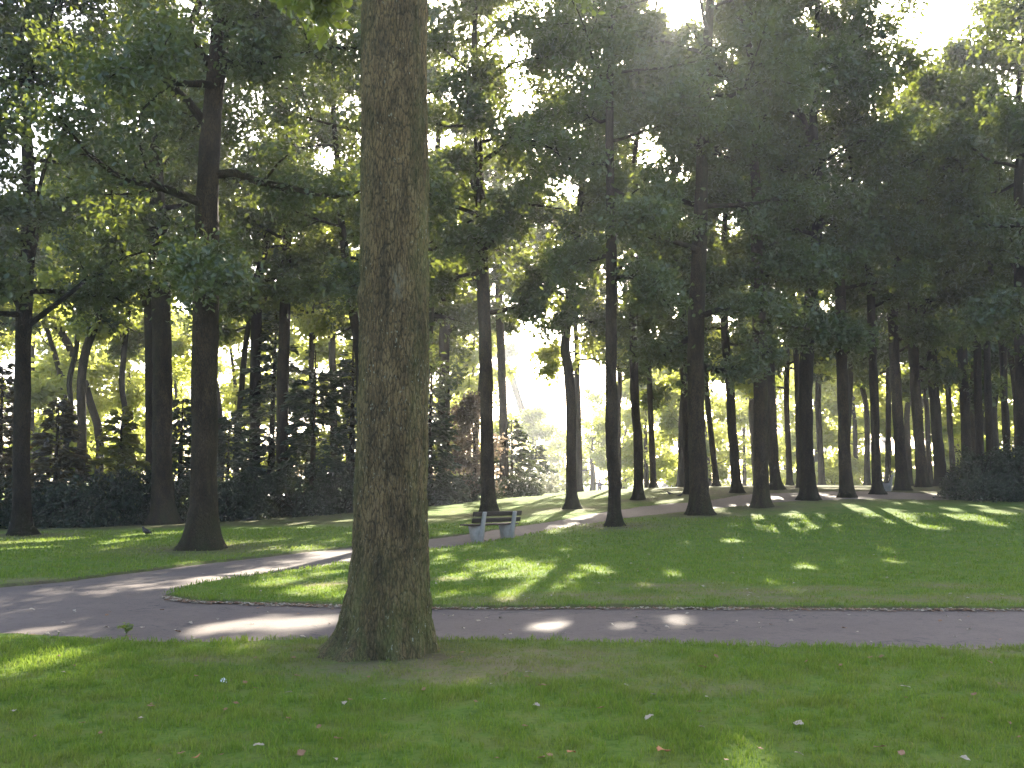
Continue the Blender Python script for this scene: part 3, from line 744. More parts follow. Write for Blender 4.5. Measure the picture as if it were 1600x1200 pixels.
# ------------------------------------------------------------------ background trees, conifers and shrubs
BG = [  # px of the stem, distance, height, crown radius, crown bottom height, leaf material, label
    (-120, 62, 15, 5.0, 2.0, 'leaf_far'), (20, 74, 15, 5.0, 1.5, 'leaf_far'), (100, 60, 13, 4.4, 2.0, 'leaf_far'), (150, 84, 14, 5.5, 1.5, 'leaf_far'), (205, 66, 12, 4.2, 1.5, 'leaf_far'),
    (285, 80, 13, 5.2, 1.5, 'leaf_far'), (370, 70, 12, 4.5, 2.0, 'leaf_far'), (455, 78, 15, 5.0, 2.5, 'leaf_far'), (545, 66, 14, 4.6, 2.5, 'leaf_far'), (610, 84, 15, 5.0, 2.0, 'leaf_far'),
    (665, 72, 14, 4.4, 2.5, 'leaf_far'), (735, 84, 14, 4.2, 2.0, 'leaf_far'), (975, 125, 17, 6.0, 2.5, 'leaf_far'), (1060, 120, 17, 6.5, 2.0, 'leaf_far'),
    (1010, 88, 11, 4.6, 2.0, 'leaf_far'), (1105, 84, 13, 4.5, 1.5, 'leaf_far'), (1160, 100, 15, 5.5, 1.5, 'leaf_far'), (1225, 128, 18, 6.5, 1.5, 'leaf_far'), (1275, 90, 13, 5.0, 2.0, 'leaf_far'),
    (1335, 82, 13, 4.8, 1.5, 'leaf_far'), (1390, 96, 15, 5.5, 1.5, 'leaf_far'), (1440, 78, 14, 4.8, 1.5, 'leaf_far'), (1495, 90, 15, 5.0, 1.5, 'leaf_far'), (1545, 74, 14, 4.6, 1.5, 'leaf_far'),
    (1600, 86, 16, 5.0, 1.5, 'leaf_far'), (1680, 76, 16, 5.0, 1.5, 'leaf_far'), (880, 150, 9, 5.0, 1.0, 'leaf_far'), (835, 140, 12, 5.0, 1.0, 'leaf_far'),
]


def at_ground(px, dist):
    X = (px - 800) / F * dist
    return np.array([X, dist, float(terrain(X, dist))])


for i, (px, dist, hgt, R, zc, lm) in enumerate(BG):
    rng = np.random.default_rng(500 + i)
    base = at_ground(px, dist)
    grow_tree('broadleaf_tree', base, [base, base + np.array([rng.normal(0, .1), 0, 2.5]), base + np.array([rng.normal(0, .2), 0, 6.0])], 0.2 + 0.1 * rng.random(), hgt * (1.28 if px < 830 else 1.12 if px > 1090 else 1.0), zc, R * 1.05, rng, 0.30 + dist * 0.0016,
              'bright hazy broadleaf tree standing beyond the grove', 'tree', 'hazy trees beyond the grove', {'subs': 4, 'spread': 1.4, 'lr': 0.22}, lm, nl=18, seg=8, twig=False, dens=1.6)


def conifer(base, H, R, mat, rng, label, droop=0.5, zlow=0.3, L=0.2, dens=1.0, group=None, name='conifer_tree'):
    root = empty(name, base); tag(root, label, 'conifer', group)
    g = Geo(); g.tube(np.array([[0, 0, -0.3], [0, 0, H * .5], [rng.normal(0, .1), 0, H]]), [0.05 + H * .018, 0.03 + H * .009, 0.02], 8, ref=(1, 0, 0)); g.build('trunk', M['bark'], root)
    Pl = []; Al = []; Nl = []; gg = Geo()
    nb = int(H / 0.12 * dens)
    for k in range(nb):
        u = (k + rng.random()) / nb; z = zlow + (H - zlow) * u
        Lb = R * (1 - u) ** 0.75 * rng.uniform(0.6, 1.15) + 0.12
        az = k * 2.399 + rng.normal(0, .3)
        d = np.array([math.cos(az), math.sin(az), 0.25 + 0.3 * u])
        tt = np.linspace(0, 1, 7)
        P = np.array([0, 0, z]) + d[None] * Lb * tt[:, None]; P[:, 2] -= droop * Lb * tt ** 2
        gg.tube(P, np.linspace(0.02, 0.005, 7), 4, cap=False)
        n = int(120 * Lb * dens / (L / 0.2) ** 1.3) + 8
        s = rng.uniform(0.12, 1.02, n); B = np.column_stack([np.interp(s, tt, P[:, j]) for j in range(3)])
        sid = np.array([-math.sin(az), math.cos(az), 0])
        off = rng.normal(0, 0.16, n) * (1.1 - s * .6) * max(0.5, Lb)
        B += sid[None] * off[:, None]; B[:, 2] += rng.normal(0, 0.05, n) - 0.12 * np.abs(off)
        a = d[None] + sid[None] * np.sign(off)[:, None] * rng.uniform(0.3, 1.1, n)[:, None] + np.array([0, 0, -0.5]) + rng.normal(0, .25, (n, 3))
        Pl.append(B); Al.append(a); Nl.append(np.array([0, 0, 1.0]) + rng.normal(0, .55, (n, 3)))
    gg.tube(np.array([[0, 0, 0.05], [0, 0, H * .5], [0, 0, H * .97]]), [0.03, 0.02, 0.006], 4, ref=(1, 0, 0))
    gg.build('branch', M['bark'], root)
    P = np.vstack(Pl); A = np.vstack(Al); N = np.vstack(Nl)
    keep = sun_open(P + base, L); P, A, N = P[keep], A[keep], N[keep]
    V, Fq = leaves(P, A, N, L, L * 0.42, rng, 0.1)
    np_mesh('crown', V, Fq, M[mat], root, False, {'var': np.repeat(np.clip(rng.normal(.5, .28, len(P)), 0, 1), 6)})


CON = [
    (90, 36, 4.6, 1.6, 'needle_brown', 'brown tinged young conifer in the border, left of the golden one'),
    (188, 37, 4.3, 1.5, 'needle_gold', 'golden backlit young conifer in the border between the left oaks'),
    (2, 38, 6.2, 1.7, 'needle_brown', 'dark brown conifer at the left edge behind the leftmost oak'),
    (283, 40, 5.0, 1.2, 'needle', 'narrow black conifer between the thick oak and the flared oak'),
    (358, 40, 4.2, 1.7, 'needle', 'bushy dark conifer right of the flared oak'),
    (425, 45, 9.5, 2.4, 'needle', 'tall drooping blue green conifer behind the straight oak'),
    (490, 42, 7.2, 2.3, 'needle', 'broad dark conifer behind the slender grey trunk'),
    (550, 44, 8.2, 2.3, 'needle', 'dark conifer partly hidden by the front trunk, on its left'),
    (672, 47, 7.5, 2.0, 'needle', 'dark conifer partly hidden by the front trunk, on its right'),
    (800, 60, 4.6, 2.2, 'needle', 'hazy blue conifer in the sunbeams right of the bench oak'),
    (838, 70, 3.6, 1.9, 'needle', 'smaller hazy conifer at the edge of the bright clearing'),
]
for i, (px, dist, H, R, mat, lab) in enumerate(CON):
    conifer(at_ground(px, dist), H, R, mat, np.random.default_rng(700 + i), lab, L=0.27 + dist * 0.0012, group='conifers of the border')
# a small reddish tree behind the bench
rng = np.random.default_rng(811)
b = at_ground(742, 50)
grow_tree('copper_tree', b, [b, b + np.array([0, 0, 1.2])], 0.09, 5.0, 1.0, 1.4, rng, 0.18, 'small copper leaved tree glowing behind the bench oak', 'tree', None, {'subs': 3}, 'leaf_red', nl=9, seg=8)
# low spreading tree beside the walker
b = at_ground(925, 108)
grow_tree('spreading_tree', b, [b, b + np.array([0.1, 0, 2.0])], 0.28, 6.5, 2.6, 4.2, np.random.default_rng(812), 0.4, 'low spreading tree with level boughs in the bright clearing', 'tree', None,
          {'subs': 3, 'arms': [((930, 757), (912, 757), (895, 752), (885, 744)), ((930, 755), (950, 757), (972, 752), (990, 742))], 'armdir': 0}, 'leaf_far', nl=9, seg=8)


def shrub(base, rx, ry, h, mat, rng, label, L=0.13, n=2600, group=None, name='rhododendron_bush', cat='bush'):
    root = empty(name, base); tag(root, label, cat, group)
    gg = Geo()
    for k in range(9):
        az = rng.uniform(0, 6.3)
        P, q = limb(rng, (rng.normal(0, .12), rng.normal(0, .12), -0.1), az, rng.uniform(0.7, 1.4), h * 0.9, 0.03, 6, 0.2)
        gg.tube(P, q, 5)
    gg.build('stem', M['bark'], root)
    nr = n // 7
    a = rng.uniform(0, 2 * PI, nr); c = rng.uniform(0.0, 1, nr)
    rad = rng.uniform(0.55, 1.0, nr) ** 0.5
    lump = 0.78 + 0.44 * vnoise(np.column_stack([np.cos(a) * 1.6, np.sin(a) * 1.6, c * 2.2]), 1.0, rng.uniform(0, 40))
    s = np.sqrt(1 - c ** 2.4)
    D = np.column_stack([np.cos(a) * s * rx, np.sin(a) * s * ry, c * h])
    C = D * (rad * lump)[:, None]; C[:, 2] = np.maximum(C[:, 2], 0.05)
    nrm = np.column_stack([np.cos(a) * s / rx, np.sin(a) * s / ry, c / h + 0.25]); nrm /= np.linalg.norm(nrm, axis=1)[:, None]
    P = np.repeat(C, 7, 0) + rng.normal(0, 0.03, (nr * 7, 3)); nn = np.repeat(nrm, 7, 0)
    A = rng.normal(0, 1, P.shape) + nn * 0.35 - np.array([0, 0, 0.25])
    N = nn + rng.normal(0, 0.35, P.shape)
    keep = sun_open(P + base, L); P, A, N = P[keep], A[keep], N[keep]
    V, Fq = leaves(P, A, N, L, L * 0.36, rng, 0.12)
    np_mesh('foliage', V, Fq, M[mat], root, False, {'var': np.repeat(rng.random(len(P)), 6)})


SH = [
    (-40, 33, 2.0, 1.6, 1.9, 'rhododendron at the left edge of the border'),
    (75, 34.5, 1.6, 1.4, 1.5, 'low rhododendron below the brown tinged conifer'),
    (125, 33.8, 1.5, 1.3, 1.55, 'rhododendron below the gap between brown and golden conifers'),
    (185, 34.8, 1.5, 1.3, 1.8, 'rhododendron in front of the golden conifer'),
    (226, 36, 1.5, 1.3, 1.9, 'rhododendron behind the close pair of trunks'),
    (290, 37, 1.6, 1.4, 1.6, 'rhododendron between the thick oak and the flared oak'),
    (362, 38, 1.7, 1.4, 1.9, 'rhododendron right of the flared oak'),
    (420, 40, 1.6, 1.4, 1.7, 'rhododendron behind the straight oak left of the front trunk'),
    (474, 40.5, 1.7, 1.5, 2.0, 'rhododendron left of the slender grey trunk'),
    (535, 42, 1.8, 1.5, 1.9, 'rhododendron just left of the front trunk'),
    (600, 44, 1.8, 1.5, 1.8, 'rhododendron behind the front trunk'),
    (670, 47, 1.9, 1.5, 1.6, 'rhododendron to the right of the front trunk'),
    (737, 50, 1.8, 1.5, 1.5, 'low bush left of the oak behind the bench'),
    (805, 54, 1.6, 1.4, 1.2, 'low bush in the sunbeams right of the bench oak'),
]
for i, (px, dist, rx, ry, h, lab) in enumerate(SH):
    shrub(at_ground(px, dist), rx, ry, h, 'rhodo', np.random.default_rng(900 + i), lab, 0.17, 3400, 'rhododendrons along the left border')
shrub(at_ground(850, 62), 2.0, 1.5, 1.3, 'pale_bush', np.random.default_rng(930), 'whitish bush at the edge of the bright clearing', 0.2, 2600, None, 'whitish_bush')  # whole bush given pale, whitish leaves
shrub(ground_hit(1556, 784) + np.array([0, 1.0, 0]), 1.42, 1.3, 2.0, 'rhodo', np.random.default_rng(931), 'big dark rounded bush at the right end of the tree row', 0.16, 7000, None)
shrub(ground_hit(1618, 784) + np.array([0, 0.9, 0]), 1.5, 1.4, 2.1, 'rhodo', np.random.default_rng(932), 'dark bush cut by the right edge of the picture', 0.16, 6000, None)
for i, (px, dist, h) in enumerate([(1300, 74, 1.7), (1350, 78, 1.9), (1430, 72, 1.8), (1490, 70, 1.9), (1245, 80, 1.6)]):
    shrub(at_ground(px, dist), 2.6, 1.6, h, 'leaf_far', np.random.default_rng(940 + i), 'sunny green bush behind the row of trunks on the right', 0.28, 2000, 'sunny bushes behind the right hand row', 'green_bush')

# ------------------------------------------------------------------ ground, path, grass
dry_px = [(760, 1030, 1.0), (660, 1042, 0.8), (820, 1045, 0.8), (850, 1022, 0.7), (700, 1052, 0.7), (930, 1035, 0.5), (1105, 1075, 0.45), (470, 1012, 0.5), (560, 1045, 0.6), (330, 1030, 0.4), (1150, 925, 0.9), (1050, 915, 0.7), (1300, 920, 0.6), (900, 930, 0.6), (1000, 935, 0.7), (1220, 935, 0.7), (1400, 935, 0.7), (780, 938, 0.6), (1540, 935, 0.7), (1480, 915, 0.6), (520, 912, 0.6), (700, 905, 0.4), (60, 908, 0.6), (1590, 1072, 0.3), (1560, 1020, .4)]
DRY = [(ground_hit(a, b_)[:2], s) for a, b_, s in dry_px]


def ground_attrs(XY):
    X, Y = XY[:, 0], XY[:, 1]
    dirt = np.zeros(len(X)); dry = np.full(len(X), 0.08)
    for b_, r in ALLBASES:
        d2 = (X - b_[0]) ** 2 + (Y - b_[1]) ** 2
        s = (0.75 + r * 1.6) if b_[1] > 12 else 0.72
        dirt = np.maximum(dirt, 0.9 * np.exp(-d2 / s ** 2))
        dry = np.maximum(dry, 0.55 * np.exp(-d2 / (s * 2.0) ** 2))
    for p, s in DRY:
        d2 = ((X - p[0]) / 1.5) ** 2 + ((Y - p[1]) / 0.8) ** 2
        dry = np.maximum(dry, np.exp(-d2 / (s * 0.9) ** 2) * min(1, s + .3))
    # bare earth beneath the dense row and along the border shrubs
    dirt = np.maximum(dirt, 0.85 * ss(33, 37, Y) * ss(4, 9, X) * (1 - ss(56, 66, Y)))
    dirt = np.maximum(dirt, 0.8 * ss(-4, -7, X) * ss(29.5, 32, Y - 0.15 * (X + 16)) * (1 - ss(56, 66, Y)))
    return dry, dirt


def axis(parts):
    out = []
    for a, b_, st in parts:
        out += list(np.arange(a, b_, st))
    return np.array(out)


xs = axis([(-420, -60, 20), (-60, -24, 1.0), (-24, -9, 0.2), (-9, 10, 0.075), (10, 26, 0.2), (26, 60, 1.0), (60, 421, 20)])
ys = axis([(-420, -20, 20), (-20, 3, 1.0), (3, 8.6, 0.2), (8.6, 9.8, 0.06), (9.8, 12.0, 0.1), (12.0, 16.5, 0.06), (16.5, 34, 0.14), (34, 60, 0.3), (60, 140, 2.0), (140, 421, 20)])
XX, YY = np.meshgrid(xs, ys)
XY = np.column_stack([XX.ravel(), YY.ravel()])
sd = path_sdf(XY)
zz = terrain(XY[:, 0], XY[:, 1])
lip = 0.04 * (1 - ss(25, 32, XY[:, 1])) + 0.006
nzg = (vnoise(np.column_stack([XY, 0 * sd]), 1.7) - .5) * 0.03 * (XY[:, 1] < 60)
zg = zz + np.where(sd > 0.0, nzg * ss(0, 0.3, sd), 0) - (lip + 0.03) * ss(0.05, -0.06, sd)
nx, ny = len(xs), len(ys)
i = (np.arange(ny - 1)[:, None] * nx + np.arange(nx - 1)[None]).ravel()
quads = np.stack([i, i + 1, i + nx + 1, i + nx], -1)
dry, dirt = ground_attrs(XY)
edge = 0.8 * np.exp(-(np.clip(sd - 0.02, 0, None) / 0.07) ** 2)
gobj = np_mesh('ground', np.column_stack([XY, zg]), quads, M['lawn'], None, True, {'dry': dry, 'dirt': np.maximum(dirt, edge)})
tag(gobj, 'wide lawn and earth of the park under the trees', 'ground', None, 'structure')
q = sd[quads].min(1) < 0.10
used = np.unique(quads[q]); remap = -np.ones(len(XY), int); remap[used] = np.arange(len(used))
pz = zz[used] - lip[used] + 0.004
pd = np.maximum(ss(19, 26, XY[used, 1]), 0.75 * ss(-0.35, 0.0, sd[used]))
pobj = np_mesh('path', np.column_stack([XY[used], pz]), remap[quads[q]], M['tarmac'], None, True, {'dirt': pd})
tag(pobj, 'grey tarmac footpath forking round a tongue of lawn', 'path', None, 'structure')


def terr_full(P):
    return terrain(P[:, 0], P[:, 1])


rng = np.random.default_rng(42)
BV = []; BF = []; BA = []; BD = []; BDi = []
nb = 0
for (x0, x1, y0, y1, dens, hgt, wid) in [(-4.6, 4.8, 4.0, 7.0, 4200, 0.040, 0.0062), (-6.5, 7.0, 7.0, 9.9, 3200, 0.042, 0.0075), (-7.5, 9.5, 11.5, 15.0, 1100, 0.042, 0.010), (-11, 12, 15.0, 21, 420, 0.045, 0.016), (-15, 16, 21, 30, 150, 0.05, 0.026)]:
    n = int((x1 - x0) * (y1 - y0) * dens)
    P = np.column_stack([rng.uniform(x0, x1, n), rng.uniform(y0, y1, n)])
    sdp = path_sdf(P); dr, di = ground_attrs(P)
    den = vnoise(np.column_stack([P, np.zeros(n)]), 3.0)
    den2 = vnoise(np.column_stack([P, np.zeros(n)]), 15.0) * 0.6 + vnoise(np.column_stack([P, np.zeros(n)]), 6.0, 9.0) * 0.4
    keep = (sdp > 0.01 - 0.07 * rng.random(n) ** 2) & (rng.random(n) < 0.15 + 1.5 * ss(0.25, 0.7, den2)) & (rng.random(n) > di * 0.85) & (rng.random(n) > dr * 0.35) & (rng.random(n) < 0.45 + 0.9 * den)
    fb = np.hypot(P[:, 0] - FB[0], P[:, 1] - FB[1]) > 0.42
    keep &= fb
    P = P[keep]; n = len(P); dr = dr[keep]; di = di[keep]; sdp = sdp[keep]
    z = terr_full(P) + (vnoise(np.column_stack([P, np.zeros(n)]), 1.7) - .5) * 0.03 * ss(0, 0.3, sdp) - 0.004
    hts = hgt * rng.uniform(0.45, 1.35, n) * (0.45 + 0.4 * den[keep] + 0.75 * ss(0.3, 0.75, den2[keep])) * (1 - 0.45 * dr)
    a = rng.uniform(0, 2 * PI, n); ln = rng.uniform(0.1, 0.9, n) * hts
    w = wid * rng.uniform(0.6, 1.3, n)
    fa = rng.uniform(0, 2 * PI, n)
    B0 = np.column_stack([P[:, 0] - np.cos(fa) * w / 2, P[:, 1] - np.sin(fa) * w / 2, z])
    B1 = np.column_stack([P[:, 0] + np.cos(fa) * w / 2, P[:, 1] + np.sin(fa) * w / 2, z])
    mx = P[:, 0] + np.cos(a) * ln * 0.4; my = P[:, 1] + np.sin(a) * ln * 0.4
    m0 = np.column_stack([mx - np.cos(fa) * w * .4, my - np.sin(fa) * w * .4, z + hts * .62])
    m1 = np.column_stack([mx + np.cos(fa) * w * .4, my + np.sin(fa) * w * .4, z + hts * .62])
    tp = np.column_stack([P[:, 0] + np.cos(a) * ln, P[:, 1] + np.sin(a) * ln, z + hts])
    V = np.stack([B0, B1, m1, m0, tp], 1).reshape(-1, 3)
    k = np.arange(n)[:, None] * 5 + nb
    BF.append(np.concatenate([k + np.array([[0, 1, 2]]), k + np.array([[0, 2, 3]]), k + np.array([[3, 2, 4]])], 0))
    nb += len(V); BV.append(V)
    BA.append(np.repeat(rng.random(n), 5)); BD.append(np.repeat(dr, 5)); BDi.append(np.repeat(di, 5))
gr = np_mesh('grass', np.vstack(BV), np.vstack(BF), M['blade'], None, False, {'var': np.concatenate(BA), 'dry': np.concatenate(BD), 'dirt': np.concatenate(BDi)})
tag(gr, 'short mown grass blades covering the lawn', 'grass', None, 'stuff')

# ------------------------------------------------------------------ benches


def make_bench(loc, rz, label, seed=0):
    root = empty('park_bench', loc, rz); root.scale = (0.9, 0.9, 0.88); tag(root, label, 'bench', 'benches along the path')
    # local x = along the bench, local -y = front (seat side), supports are concrete
    for sx in (-0.56, 0.56):
        g = Geo()
        # outline in the (y, z) plane: back upright leaning backwards plus the seat bearer
        g.prism([(0.10, -0.15), (0.20, -0.15), (0.27, 0.40), (0.335, 0.74), (0.345, 0.775), (0.30, 0.79), (0.265, 0.76), (0.19, 0.42), (0.12, 0.20), (0.10, 0.10)], -0.048, 0.048)
        g.prism([(-0.20, -0.15), (0.105, -0.15), (0.125, 0.20), (0.19, 0.385), (-0.36, 0.385), (-0.34, 0.31)], -0.042, 0.042)
        V = np.vstack(g.V); V2 = np.column_stack([V[:, 1] + sx, V[:, 0], V[:, 2]])
        np_mesh('support', V2, np.vstack(g.F)[:, ::-1], M['concrete'], root, False)
    for yy in (-0.30, -0.135, 0.03):
        g = Geo(); g.box((0, yy, 0.41), (1.78, 0.145, 0.045)); g.build('seat_plank', M['plank'], root, False, 0.006)
    a = -0.20
    R = np.array([[1, 0, 0], [0, math.cos(a), -math.sin(a)], [0, math.sin(a), math.cos(a)]])
    for (yy, zz_) in ((0.165, 0.545), (0.212, 0.725)):
        g = Geo(); g.box((0, yy, zz_), (1.78, 0.045, 0.125), R); g.build('back_plank', M['plank'], root, False, 0.006)
    return root


bp = ground_hit(770, 842)
make_bench(bp, math.radians(222), 'old park bench with concrete supports, seen from behind beside the path')
b2 = ground_hit(1387, 767)
make_bench(b2 + np.array([0, .2, 0.0]), math.radians(250), 'second bench among the right hand trunks, small and in deep shade')

# ------------------------------------------------------------------ birds


def make_bird(loc, rz, s, label):
    root = empty('bird', loc, rz); tag(root, label, 'bird', 'birds on the lawn')
    P = np.array([[-0.20, 0, 0.075], [-0.13, 0, 0.085], [-0.09, 0, 0.095], [-0.04, 0, 0.105], [0.02, 0, 0.12], [0.06, 0, 0.145], [0.085, 0, 0.175], [0.105, 0, 0.195], [0.125, 0, 0.20], [0.14, 0, 0.198]]) * s
    Rr = np.array([0.012, 0.018, 0.035, 0.052, 0.055, 0.046, 0.03, 0.030, 0.022, 0.006]) * s
    g = Geo(); g.tube(P, Rr, 12, ref=(0, 0, 1)); 
    for sy in (-1, 1):
        g.tube(np.array([[0.0, sy * .022, 0.085], [-0.005, sy * .024, 0.04], [0.0, sy * .024, 0.004], [0.03, sy * .026, 0.003]]) * s, np.array([.010, .005, .004, .003]) * s, 6, ref=(0, 1, 0))
    g.build('body', M['plumage'], root)
    for sy in (-1, 1):
        g = Geo(); g.tube(np.array([[-0.15, sy * .02, 0.09], [-0.08, sy * .042, 0.105], [-0.01, sy * .050, 0.12], [0.04, sy * .04, 0.13]]) * s, np.array([.004, .022, .030, .012]) * s, 8)
        g.build('wing', M['wingmat'], root)
    g = Geo(); g.tube(np.array([[0.135, 0, 0.198], [0.15, 0, 0.196], [0.168, 0, 0.190]]) * s, np.array([.009, .007, .001]) * s, 6); g.build('beak', M['beak'], root)


make_bird(ground_hit(228, 838), 2.6, 1.25, 'dark bird on a sunlit strip of grass near the thick left oak')
make_bird(ground_hit(390, 816), 0.3, 1.0, 'small dark bird on the grass right of the flared oak')
make_bird(ground_hit(1046, 774), 2.9, 0.8, 'dark bird on the grass left of the thickest oak')
make_bird(ground_hit(1063, 777), 0.2, 0.8, 'dark bird pecking closest to the foot of the thickest oak')

# ------------------------------------------------------------------ distant walker


def make_person(loc, rz):
    root = empty('person', loc, rz); tag(root, 'person in a purple jacket walking in the bright clearing far away', 'person')
    J = {'pel': (0, 0, .95), 'wai': (0, 0, 1.12), 'che': (0, 0, 1.36), 'nec': (0, 0, 1.50), 'hea': (0, -.02, 1.60), 'top': (0, -.01, 1.72),
         'hl': (.09, 0, .90), 'kl': (.10, -.12, .50), 'al': (.10, -.10, .09), 'tl': (.10, -.25, .03), 'hr': (-.09, 0, .90), 'kr': (-.10, .08, .50), 'ar': (-.10, .22, .11), 'tr': (-.10, .10, .03),
         'sl': (.18, 0, 1.42), 'el': (.24, .08, 1.14), 'wl': (.23, -.06, .92), 'fl': (.22, -.10, .83), 'sr': (-.18, 0, 1.42), 'er': (-.24, -.06, 1.14), 'wr': (-.23, -.18, .94), 'fr': (-.22, -.23, .86)}
    E = 'pel-wai wai-che che-nec nec-hea hea-top pel-hl hl-kl kl-al al-tl pel-hr hr-kr kr-ar ar-tr che-sl sl-el el-wl wl-fl che-sr sr-er er-wr wr-fr'.split()
    Rd = {'pel': .145, 'wai': .13, 'che': .15, 'nec': .06, 'hea': .095, 'top': .075, 'hl': .10, 'hr': .10, 'kl': .065, 'kr': .065, 'al': .045, 'ar': .045, 'tl': .035, 'tr': .035, 'sl': .07, 'sr': .07, 'el': .048, 'er': .048, 'wl': .036, 'wr': .036, 'fl': .03, 'fr': .03}

    def skin(name, keys, mat, grow):
        ks = [k for k in J if k in keys]; idx = {k: i for i, k in enumerate(ks)}
        me = bpy.data.meshes.new(name)
        me.from_pydata([J[k] for k in ks], [(idx[a], idx[b_]) for a, b_ in (e.split('-') for e in E) if a in idx and b_ in idx], [])
        me.materials.append(mat)
        ob = link(bpy.data.objects.new(name, me), root)
        md = ob.modifiers.new('skin', 'SKIN')
        for k in ks:
            v = me.skin_vertices[0].data[idx[k]]; v.radius = (Rd[k] + grow, Rd[k] * .8 + grow); v.use_root = (k == ks[0])
        sb = ob.modifiers.new('sub', 'SUBSURF'); sb.levels = 2; sb.render_levels = 2
        return ob
    skin('body', set(J), M['skin'], 0.0)
    skin('jacket', {'pel', 'wai', 'che', 'sl', 'el', 'wl', 'sr', 'er', 'wr'}, M['purple'], 0.02)
    skin('trousers', {'pel', 'hl', 'kl', 'al', 'hr', 'kr', 'ar'}, M['darkcloth'], 0.014)
    g = Geo(); g.tube(np.array([[0, 0.02, 1.56], [0, 0.02, 1.62], [0, 0.01, 1.70], [0, 0, 1.765]]), [.085, .108, .10, .03], 12, ref=(1, 0, 0)); g.build('hair', M['hair'], root)


make_person(ground_hit(936, 771) if False else at_ground(936, 104), 0.4)

# ------------------------------------------------------------------ small things on the ground


def leaf_mesh(kind, rng):
    """a curled dry oak leaf with a lobed outline and thickness"""
    n = 9; u = np.linspace(0, 1, n)
    w = 0.5 * np.sin(PI * u ** 0.8) * (1 + 0.28 * np.sin(u * 19)) * 0.62 + 0.02
    c1, c2 = rng.uniform(0.2, 0.8), rng.uniform(-0.5, 0.9)
    rows = []
    for s in (-1, -0.5, 0, 0.5, 1):
        x = s * w; z = 0.5 * c1 * (np.abs(s) * w) ** 1.0 + c2 * 0.18 * np.sin(u * PI) + 0.04 * s * np.sin(u * 9)
        rows.append(np.column_stack([u - .5, x, z]))
    V = np.array(rows); V[:, :, 2] -= V[:, :, 2].min() - 0.02
    Vt = V.reshape(-1, 3); Vb = Vt - np.array([0, 0, 0.012])
    ii = (np.arange(4)[:, None] * n + np.arange(n - 1)[None]).ravel()
    top = np.stack([ii, ii + 1, ii + n + 1, ii + n], -1); m = len(Vt)
    ring = [0 * n + k for k in range(n)] + [r * n + n - 1 for r in range(1, 5)] + [4 * n + k for k in range(n - 2, -1, -1)] + [r * n for r in range(3, 0, -1)]
    side = [[ring[k], ring[(k + 1) % len(ring)], m + ring[(k + 1) % len(ring)], m + ring[k]] for k in range(len(ring))]
    Fq = np.vstack([top[:, ::-1], top + m, np.array(side)])
    return np.vstack([Vt, Vb]), Fq


rng = np.random.default_rng(77)
LM = []
for k, mt in enumerate(['leaf_pale', 'leaf_brown', 'leaf_pale', 'leaf_brown', 'leaf_orange', 'leaf_pale']):
    V, Fq = leaf_mesh(k, rng); LM.append((V, Fq, mt))
cache = {}


def put_leaf(px, py, size, k, label, group, rz=None, up=0.03):
    p = ground_hit(px, py)
    on = path_sdf(np.array([p[:2]]))[0] < 0
    if k not in cache:
        V, Fq, mt = LM[k]; ob = np_mesh('fallen_leaf', V, Fq, M[mt], None, True); cache[k] = ob
    else:
        ob = cache[k].copy(); link(ob)
    for kk in ('label', 'category', 'group'):
        if kk in ob: del ob[kk]
    ob.location = (p[0], p[1], p[2] + (up if not on else -0.034 if p[1] < 24 else 0.0))
    ob.scale = (size, size, size)
    ob.rotation_euler = (random.uniform(-.35, .35), random.uniform(-.35, .35), random.uniform(0, 6.3) if rz is None else rz)
    tag(ob, label, 'leaf', group)
    return ob


put_leaf(1035, 1184, 0.115, 4, 'large curled orange brown leaf near the bottom, right of centre', None)
put_leaf(1247, 1139, 0.085, 2, 'pale upright curled leaf on the right foreground grass', None)
put_leaf(1376, 1176, 0.085, 1, 'brown leaf standing on edge at the lower right', None)
put_leaf(1015, 1129, 0.075, 0, 'flat whitish leaf above the large orange brown one', None)
put_leaf(893, 1185, 0.07, 4, 'small orange leaf at the bottom centre', None)
put_leaf(1415, 1080, 0.075, 2, 'reddish white leaf alone on the right hand grass', None)
put_leaf(404, 1174, 0.07, 2, 'pale leaf on the lower left foreground grass', None)
put_leaf(307, 1193, 0.07, 4, 'rusty leaf at the bottom left of centre', None)
put_leaf(470, 1186, 0.075, 1, 'brown leaf cluster below the front trunk at the bottom', None)
put_leaf(1098, 1048, 0.09, 1, 'upright brown leaf on the grass below the middle of the path', None)
put_leaf(850, 1078, 0.10, 1, 'dark brown crumpled leaf right of the front trunk', None)
for k in range(70):
    put_leaf(random.uniform(-10, 1610), random.uniform(1020, 1198), random.uniform(0.035, 0.065), random.choice([0, 1, 1, 1, 3, 5, 3, 3]), 'small dry leaf scattered on the near lawn', 'small dry leaves on the near lawn')
for k in range(80):
    put_leaf(random.uniform(-10, 1610), random.uniform(948, 1004), random.uniform(0.035, 0.075), random.choice([0, 0, 2, 5, 1, 3]), 'small dry leaf lying on the tarmac path', 'small dry leaves on the path')
for k in range(90):
    put_leaf(random.uniform(300, 1610), 830 + 112 * random.random() ** 0.6, random.uniform(0.04, 0.07), random.choice([0, 2, 5, 0, 1]), 'pale dry leaf on the lawn beyond the path', 'pale dry leaves on the far lawn')
